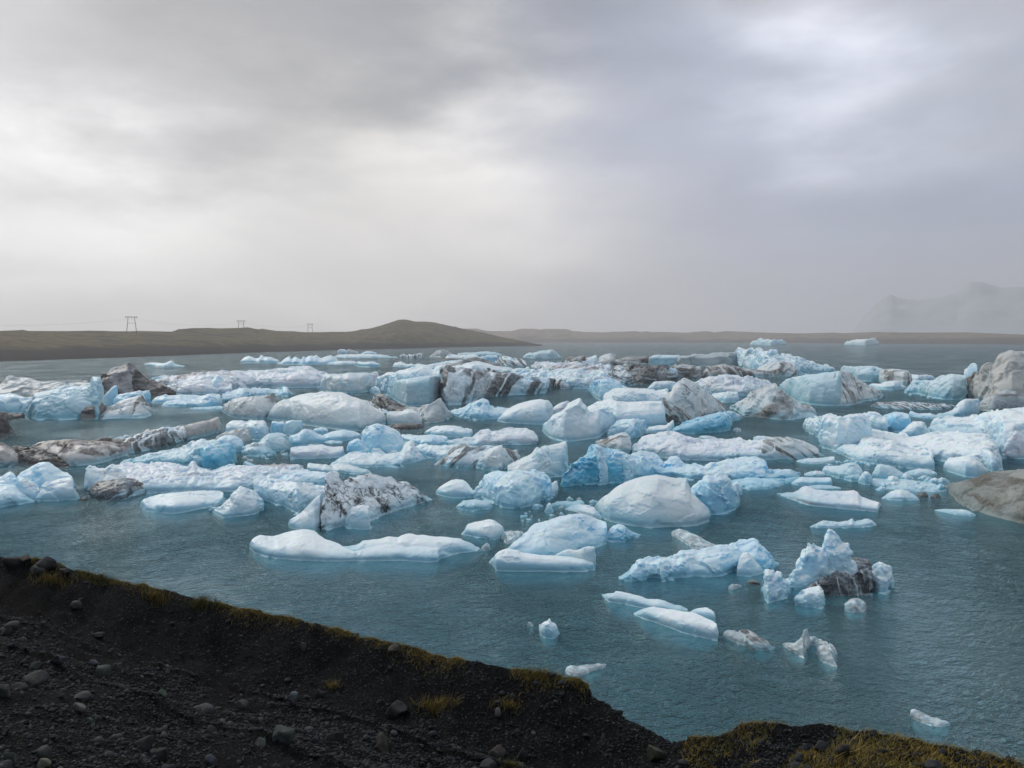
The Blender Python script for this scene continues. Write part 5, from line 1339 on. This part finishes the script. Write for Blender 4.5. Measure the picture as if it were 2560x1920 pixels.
iceberg('blue block with small fins at its right, half hidden behind the cream boulder berg',
 L('main_body', 'blue', 'C', '1530,1330 1570,1290 1640,1232 1665,1205 1692,1200 1750,1212 1800,1195 1845,1190 1872,1225 1895,1270 1950,1305 1990,1340 2012,1370 2012,1405 1965,1425', '1530,1480 1620,1520 1705,1555 1780,1540 1850,1525 1920,1505 1965,1470', a=.28, k=2.3, rough=.05, shelf=.08),
 L('fin', 'white', 'C', '1895,1300 1905,1275 1940,1253 1958,1262 1962,1290 2000,1298 1990,1330', '1895,1360 1990,1370', a=.1, k=1.8))

# ---- near right ------------------------------------------------------------------------------
iceberg('translucent blue dome berg with white front wall and a beige slab leaning on it',
 L('dome', 'blue', 'F', '235,735 300,670 380,600 430,555 480,520 560,490 640,470 700,450 760,440 820,432 880,430 930,438 965,452 1010,475 1060,492 1120,515 1130,560 1100,640', '235,790 400,810 600,810 850,770 1100,690', a=.45, k=1.6, rough=.045, lump=.2, den=1.2),
 L('front_wall', 'white', 'F', '78,842 110,810 150,770 190,742 235,728 320,742 380,765 440,772 540,785 640,790 760,800 900,820 1000,850', '78,852 110,875 140,922 220,928 300,930 450,930 600,930 740,932 880,932 1000,915', a=.35, k=2.6, rough=.03, lump=.1),
 L('leaning_slab', 'beige', 'F', '628,805 660,780 690,762 740,740 780,733 820,740 860,734 900,715 942,707 1000,710 1048,716 1035,765 1020,820 1000,885', '628,840 720,865 800,885 900,898 1000,898', a=.15, k=2.6, rough=.035, back=.6),
 L('right_lump', 'blue', 'F', '1090,610 1115,575 1150,532 1190,514 1230,530 1265,560 1330,585 1395,606', '1090,660 1150,672 1250,680 1330,640 1395,612', a=.35, k=1.8, rough=.06),
 L('clear_wing', 'clear', 'F', '170,615 215,585 260,575 330,578 370,580 390,620', '170,630 230,690 300,700 390,680', a=.5, k=1.6))
iceberg('long pale blue ridge rising to the right, beside the dark clear spiky berg',
 L('ridge', 'blue', 'F', '1200,985 1240,945 1290,900 1340,850 1385,814 1450,802 1520,796 1580,784 1640,792 1705,780 1745,745 1820,745 1900,738 1960,722 2050,705 2140,692 2212,682 2260,664 2330,645 2374,632 2404,655 2415,690 2440,720 2500,755 2525,800 2580,850', '1200,992 1250,1012 1310,1025 1400,1012 1480,985 1545,1000 1562,1024 1640,1005 1700,992 1780,985 1850,972 1960,985 2074,975 2150,950 2240,915 2330,930 2450,935 2520,905 2580,868', a=.35, k=1.9, rough=.06, lump=.3, scal=.3, den=1.3),
 L('front_buttress', 'white', 'G', '138,955 150,880 172,800 200,770 235,760 280,800 310,840 360,890 395,925', '138,965 260,972 330,955 395,935', a=.25, k=1.7, rough=.04))
chunk('clear glassy slab floating behind the long pale blue ridge', L('', 'clear', 'F', '1645,600 1670,572 1720,560 1780,572 1830,600 1890,620 1940,655 1990,680 2070,705', '1645,612 1720,650 1830,722 1920,735 2000,738 2070,715', a=.6, k=1.8, rough=.10))
floe('two parallel white ice bars touching each other, front right',
 L('upper_bar', 'snow', 'F', '1052,1125 1100,1115 1160,1112 1172,1098 1230,1105 1290,1118 1385,1140 1440,1158 1485,1166 1540,1165 1590,1176 1640,1198 1685,1216 1740,1220 1800,1256', '1052,1132 1080,1165 1112,1192 1180,1202 1250,1212 1330,1230 1420,1248 1550,1270 1700,1280 1800,1265', a=.4, k=2.3, rough=.03, lump=.15),
 L('lower_bar', 'snow', 'F', '1325,1292 1365,1268 1405,1248 1460,1238 1510,1232 1600,1248 1700,1264 1800,1276 1860,1286 1920,1312 1975,1342 2030,1365 2065,1388 2092,1420 2098,1445 2060,1515', '1325,1298 1380,1325 1430,1345 1520,1372 1600,1402 1690,1435 1775,1465 1900,1495 1980,1515 2060,1532', a=.4, k=2.4, rough=.03, lump=.15),
 L('right_lump', 'snow', 'F', '1800,1280 1840,1258 1880,1242 1950,1238 2000,1258 2030,1285 2045,1320 2035,1352', '1800,1300 1900,1330 1980,1355 2035,1362', a=.35, k=2.3, rough=.03))
chunk('small white chunk with a thin pointed tip, alone on the water in the lower middle', L('', 'white', 'F', '505,1402 520,1380 560,1362 588,1348 603,1322 614,1358 640,1372 662,1388 668,1410 678,1445', '505,1448 530,1488 560,1505 620,1512 678,1490', a=.25, k=2.2, rough=.05))
chunk('tiny clear shard left of the small white chunk in the lower middle', L('', 'clear', 'F', '408,1392 415,1362 440,1366 462,1392', '408,1398 430,1404 462,1398', a=.2))
iceberg('spiky pale berg with a tall pointed spire and black mud inside its right side',
 L('pinnacle', 'white', 'G', '868,790 885,720 895,650 908,610 922,578 945,557 970,564 995,582 1018,615 1035,655 1048,680 1080,682 1110,680 1116,740 1120,800 1150,850 1180,900', '868,1060 1000,1070 1180,1060', a=.15, k=1.7, rough=.09, facet=1.2),
 L('left_body', 'white', 'G', '640,900 660,845 700,800 712,765 755,735 765,690 800,668 840,695 880,715 905,760 935,800 930,900 930,980', '640,1080 800,1090 930,1080', a=.2, k=2.0, rough=.10, facet=1.2),
 L('front_body', 'white', 'G', '545,1010 600,975 650,920 690,880 750,862 850,880 910,920 930,980 930,1020', '545,1050 640,1090 750,1100 900,1090 930,1085', a=.3, k=2.0, rough=.09, facet=1.2),
 L('foot', 'white', 'G', '632,1180 650,1120 720,1085 800,1060 860,1040 895,1100 915,1160', '632,1218 740,1242 880,1240 915,1180', a=.35, k=1.9, rough=.06),
 L('muddy_core', 'core', 'G', '730,1080 800,1030 850,1010 900,1000 950,950 1000,925 1080,940 1150,960 1200,910 1260,900 1320,960 1325,1060', '730,1130 900,1140 1050,1140 1200,1130 1325,1105', (0, R(80), 0), a=.15, k=1.7, rough=.13, facet=1.4),
 L('grey_shoulder', 'core', 'G', '1000,900 1060,850 1125,810 1190,805 1270,822 1350,850 1345,910 1300,960', '1000,1010 1150,1020 1300,1010', (0, R(10), 0), a=.35, k=1.9, rough=.07),
 L('right_crag', 'white', 'G', '1300,940 1330,890 1370,858 1400,846 1470,878 1490,920 1512,975 1480,1030', '1300,1080 1380,1112 1450,1112 1490,1050', a=.3, k=2.0, rough=.10),
 L('left_crag', 'white', 'G', '355,1040 375,980 385,912 420,918 470,940 490,925 525,930 550,970 590,1020 612,1090', '355,1080 385,1150 410,1205 470,1190 540,1170 612,1115', a=.3, k=1.7, rough=.12, scal=.5))
chunk('round clear lump in front of the spiky berg', L('', 'clear', 'G', '1074,1235 1095,1195 1125,1168 1180,1154 1215,1165 1245,1185 1274,1228', '1074,1262 1120,1280 1165,1288 1240,1272 1274,1250', a=.35, k=2.0, rough=.08))
chunk('tiny clear ice piece left of the spiky berg', L('', 'clear', 'G', '72,1072 85,1045 105,1033 150,1036 188,1044', '72,1078 120,1084 188,1060', a=.3))
chunk('dark muddy fragment touching the left of the spiky berg', L('', 'dark', 'G', '230,1020 255,1002 285,994 320,1010 350,1035', '230,1028 290,1040 350,1045', a=.4))
floe('grey muddy plank of ice right of the two parallel white bars',
 L('pale_part', 'grey', 'G', '25,1470 50,1440 80,1430 130,1442 180,1460 240,1500', '25,1485 80,1515 140,1545 240,1575', a=.5, k=1.9),
 L('muddy_part', 'ashy', 'G', '150,1450 190,1424 240,1432 290,1452 340,1490 400,1522 440,1550 475,1582', '150,1500 220,1560 270,1595 330,1612 380,1618 475,1595', (0, R(30), 0), a=.5, k=1.9, rough=.06))
iceberg('clear glassy ice sculpture with an arch and a knob on top, front right',
 L('left_limb', 'clear', 'G', '540,1548 575,1536 625,1542 670,1520 705,1495 712,1450 735,1425 760,1426 772,1455 762,1500 790,1510', '540,1558 600,1610 660,1650 720,1662 790,1560', a=.25, k=1.6, rough=.07),
 L('arch_back', 'clear', 'G', '740,1530 770,1490 820,1492 870,1510 920,1535 950,1560 975,1600 1000,1660', '740,1545 830,1570 900,1640 1000,1720', a=.2, k=1.6, rough=.09),
 L('right_limb', 'clear', 'G', '830,1600 870,1560 900,1560 940,1590 965,1640 985,1690 1015,1745', '830,1640 870,1690 930,1730 1015,1756', a=.3, k=1.6, rough=.09),
 L('back_limb', 'clear', 'G', '930,1545 960,1550 985,1575 1005,1605 1015,1640', '930,1590 980,1625 1015,1648', a=.2, k=1.8))
chunk('clear ice sliver on the water behind the broken end of the gravel rim', L('', 'clear', 'F', '735,1762 760,1745 800,1738 850,1745 900,1730 960,1732 1005,1722 1090,1725 1080,1745', '735,1800 800,1835 880,1825 960,1795 1030,1775 1090,1745', a=.6, k=1.8, rough=.08))
chunk('glassy greenish ice piece floating at the lower right above the grassy bank', L('', 'clear', 'G', '1638,2145 1650,2120 1680,2115 1715,2128 1760,2150 1800,2168 1860,2192 1920,2215 1990,2240', '1638,2190 1720,2225 1800,2245 1900,2270 1990,2262', a=.5, k=1.8, rough=.10))
floe('flat pointed white floe with a thin left tip, right of the blue finned block', L('', 'dusted', 'D', '70,1360 130,1356 215,1350 270,1325 330,1304 380,1318 430,1332 540,1340 640,1342 740,1336 780,1352 800,1385 860,1410 920,1425 972,1436', '70,1368 130,1385 200,1412 280,1440 360,1466 480,1480 600,1492 700,1500 800,1508 950,1524 972,1480', a=.6, k=2.8, rough=.04))
floe('half sunken grey white ragged floe beyond the spire of the spiky berg', L('', 'white', 'D', '360,1648 420,1620 480,1590 560,1602 640,1602 700,1590 725,1574 745,1600 800,1590 860,1574 900,1590 940,1622', '360,1655 460,1662 560,1662 700,1656 850,1650 940,1636', a=.5, k=2.0, rough=.08, crack=.4))
floe('narrow white floe right below the olive grey wedge', L('', 'white', 'D', '1436,1500 1480,1496 1540,1494 1620,1496 1700,1498 1750,1515 1800,1546', '1436,1506 1530,1525 1620,1545 1750,1558 1800,1552', a=.5, k=2.0, rough=.04))
floe('thin pale floe under the lined end of the long cracked floe', L('', 'white', 'D', '240,1075 300,1062 350,1055 480,1050 540,1042 578,1038 582,1075', '240,1085 320,1102 420,1106 582,1092', a=.55, k=2.0, rough=.05))
floe('pale blue flat block with a square right end above the flat pointed floe', L('', 'blue', 'D', '195,1268 240,1240 290,1214 350,1222 450,1222 545,1220 558,1275', '195,1275 260,1292 400,1292 558,1292', a=.45, k=2.6, rough=.04))
floe('faint low floe just behind the flat pointed floe', L('', 'white', 'D', '315,1305 380,1292 440,1285 540,1292 632,1308', '315,1318 450,1325 632,1320', a=.6))
floe('faint low floe left of the three small rounded bergs', L('', 'white', 'D', '310,1188 360,1172 410,1164 460,1168 500,1188', '310,1205 410,1215 500,1205', a=.6))
iceberg('three small rounded blue white bergs in a row in front of the square block',
 L('left_berg', 'aqua', 'D', '462,1180 478,1140 500,1122 560,1122 620,1118 665,1100 720,1094 760,1102 790,1120 815,1160 822,1200', '462,1192 540,1210 620,1232 720,1250 822,1250', a=.3, k=2.2, rough=.05),
 L('middle_berg', 'white', 'D', '780,1250 800,1200 830,1166 865,1172 890,1200 908,1255', '780,1270 840,1286 880,1288 908,1270', a=.3, k=2.2, rough=.05),
 L('low_link', 'aqua', 'D', '640,1215 680,1185 740,1182 800,1200 820,1240', '640,1235 720,1258 820,1262', a=.4))
iceberg('small rounded blue white berg nearest to the square block of the wide rubble berg', L('', 'aqua', 'D', '895,1190 915,1155 940,1120 965,1104 1010,1112 1060,1120 1110,1145 1150,1172 1205,1212', '895,1228 960,1244 1060,1242 1205,1236', a=.3, k=2.1, rough=.04))

# brash: small broken pieces
def bits(n, label, group, tile, box, smin, smax, mats, seed):
    r = np.random.default_rng(seed)
    for i in range(n):
        x, y = r.uniform(box[0], box[2]), r.uniform(box[1], box[3])
        w, h = r.uniform(smin, smax), r.uniform(.18, .5)
        top = ' '.join('%.1f,%.1f' % (x + w * q, y - w * h * e) for q, e in ((0, .1), (.2, r.uniform(.4, .9)), (.45, r.uniform(.6, 1.2)), (.75, r.uniform(.4, 1)), (1, .1)))
        base = '%.1f,%.1f %.1f,%.1f %.1f,%.1f' % (x, y, x + w * .5, y + w * .12, x + w, y)
        berg('ice_fragment', label, 'ice fragment', group, L('', mats[int(r.integers(len(mats)))], tile, top, base, a=.5, k=2, rough=.12))
bits(26, 'small loose ice fragment in the brash behind the translucent blue dome', 'brash ice in front of the cream boulder berg', 'F', (270, 330, 700, 500), 14, 62, ['white', 'white', 'blue', 'aqua', 'clear'], 3)
bits(10, 'tiny ice fragment beside the left end of the cream boulder berg', 'brash ice at the cream boulder berg', 'F', (700, 290, 980, 360), 14, 60, ['white', 'aqua', 'clear'], 4)
bits(22, 'flat half melted fragment in the brash left of the olive grey wedge', 'brash ice beside the olive wedge', 'D', (900, 1230, 1460, 1330), 40, 150, ['white', 'aqua', 'blue'], 5)
bits(14, 'small fragment drifting left of the blue ice castle', 'brash ice left of the blue castle', 'B', (-150, 1010, 300, 1075), 18, 60, ['blue', 'aqua', 'clear'], 6)
bits(8, 'small ice fragment beside the sunken strip of the banded tower', 'brash ice at the banded tower', 'D', (1200, 510, 1500, 535), 20, 60, ['white', 'aqua'], 7)
chunk('upright little white tooth of ice standing in the brash behind the translucent blue dome', L('', 'white', 'F', '555,402 572,375 578,345 595,338 612,336 618,370 638,405', '555,412 600,424 638,412', a=.2, k=1.8))
chunk('rounded white ice lump left of the upright little tooth', L('', 'white', 'F', '448,375 460,352 485,342 508,352 512,378', '448,386 480,394 512,386', a=.3))
floe('flat pinkish white floe in the brash touching the cream boulder berg',
 L('', 'dusted', 'F', '735,385 780,362 850,348 920,352 990,375 1010,400 1060,450', '735,395 820,410 900,440 980,465 1060,470', a=.7, k=2.2, rough=.05))
floe('grey thin floe behind the flat pinkish floe in the brash', L('', 'aqua', 'F', '610,345 660,325 720,318 800,325 860,308 905,325 900,345', '610,355 720,362 900,352', a=.6))
floe('pale flat plate in the middle of the brash field left of the olive grey wedge', L('', 'white', 'D', '982,1395 1030,1362 1080,1338 1150,1328 1220,1345 1270,1372 1310,1412', '982,1404 1060,1415 1150,1424 1230,1420 1310,1418', a=.6, k=2.0, rough=.05))
floe('long thin ice sheet spreading over the brash left of the olive grey wedge', L('', 'white', 'D', '860,1250 920,1228 1000,1236 1100,1240 1200,1240 1300,1258 1420,1268 1570,1326', '860,1275 950,1300 1050,1322 1180,1338 1300,1345 1450,1348 1570,1334', a=.8, k=2.2, rough=.05, crack=.3))
floe('thin pale plate between the square block and the brash field', L('', 'white', 'D', '1170,1182 1240,1158 1330,1145 1400,1155 1462,1182', '1170,1192 1290,1206 1462,1198', a=.6))
chunk('small dark ice lump beside the brash plate, left of its twin', L('', 'dark', 'D', '1285,1365 1310,1348 1350,1345 1385,1368', '1285,1385 1340,1394 1385,1385', a=.4))
chunk('small dark ice lump close to the olive wedge, right of its twin', L('', 'dark', 'D', '1405,1385 1430,1364 1470,1362 1495,1385', '1405,1398 1450,1406 1495,1398', a=.4))
iceberg('far white knobbly iceberg under the far shore', L('', 'blue', 'C', '2050,72 2070,52 2090,38 2110,40 2130,22 2150,18 2180,28 2212,24 2240,32 2270,26 2300,36 2330,28 2355,42 2372,62', '2050,77 2150,80 2250,81 2372,76', a=.15, k=2, rough=.10, scal=.6))
iceberg('far pale flat topped iceberg with a raised right end under the far shore', L('', 'white', 'D', '655,74 670,55 690,44 700,52 735,34 800,30 870,26 905,17 925,16 935,40 945,62 960,72', '655,77 750,80 850,81 960,76', a=.15, k=2.4, rough=.05))

chunk('small blue chunk in the shade under the big smooth cream berg', L('', 'blue', 'B', '480,832 498,802 560,788 615,798 628,838', '480,842 560,850 628,846', a=.3, k=2.2, rough=.05))
floe('thin sliver of white ice in front of the smooth two humped blue berg', L('', 'white', 'B', '580,915 650,900 700,908 748,906 750,920', '580,922 660,930 750,926', a=.6))
floe('low broken white shelf joining the rubble floe and the brown streaked berg', L('', 'white', 'B', '1560,1010 1620,985 1700,960 1760,935 1800,926 1870,950 1880,975', '1560,1050 1650,1062 1780,1030 1880,1000', a=.5, k=2, rough=.08, crack=.3))
bits(24, 'small white ice fragment drifting right of the blue ice castle', 'brash ice right of the blue castle', 'B', (1260, 900, 1680, 1085), 18, 70, ['white', 'white', 'blue'], 11)
bits(14, 'small ice fragment beside the foot of the large blue faced berg', 'brash ice by the blue faced berg', 'B', (1380, 655, 1900, 735), 16, 60, ['white', 'aqua'], 12)
bits(14, 'small ice fragment at the front of the wide white rubble berg', 'brash ice by the white rubble berg', 'D', (480, 1060, 900, 1120), 20, 70, ['white', 'blue'], 13)
bits(12, 'small ice fragment between the flat oval floe and the ragged snout berg', 'brash ice by the ragged snout berg', 'A', (1500, 1360, 2100, 1440), 18, 60, ['white', 'blue'], 14)
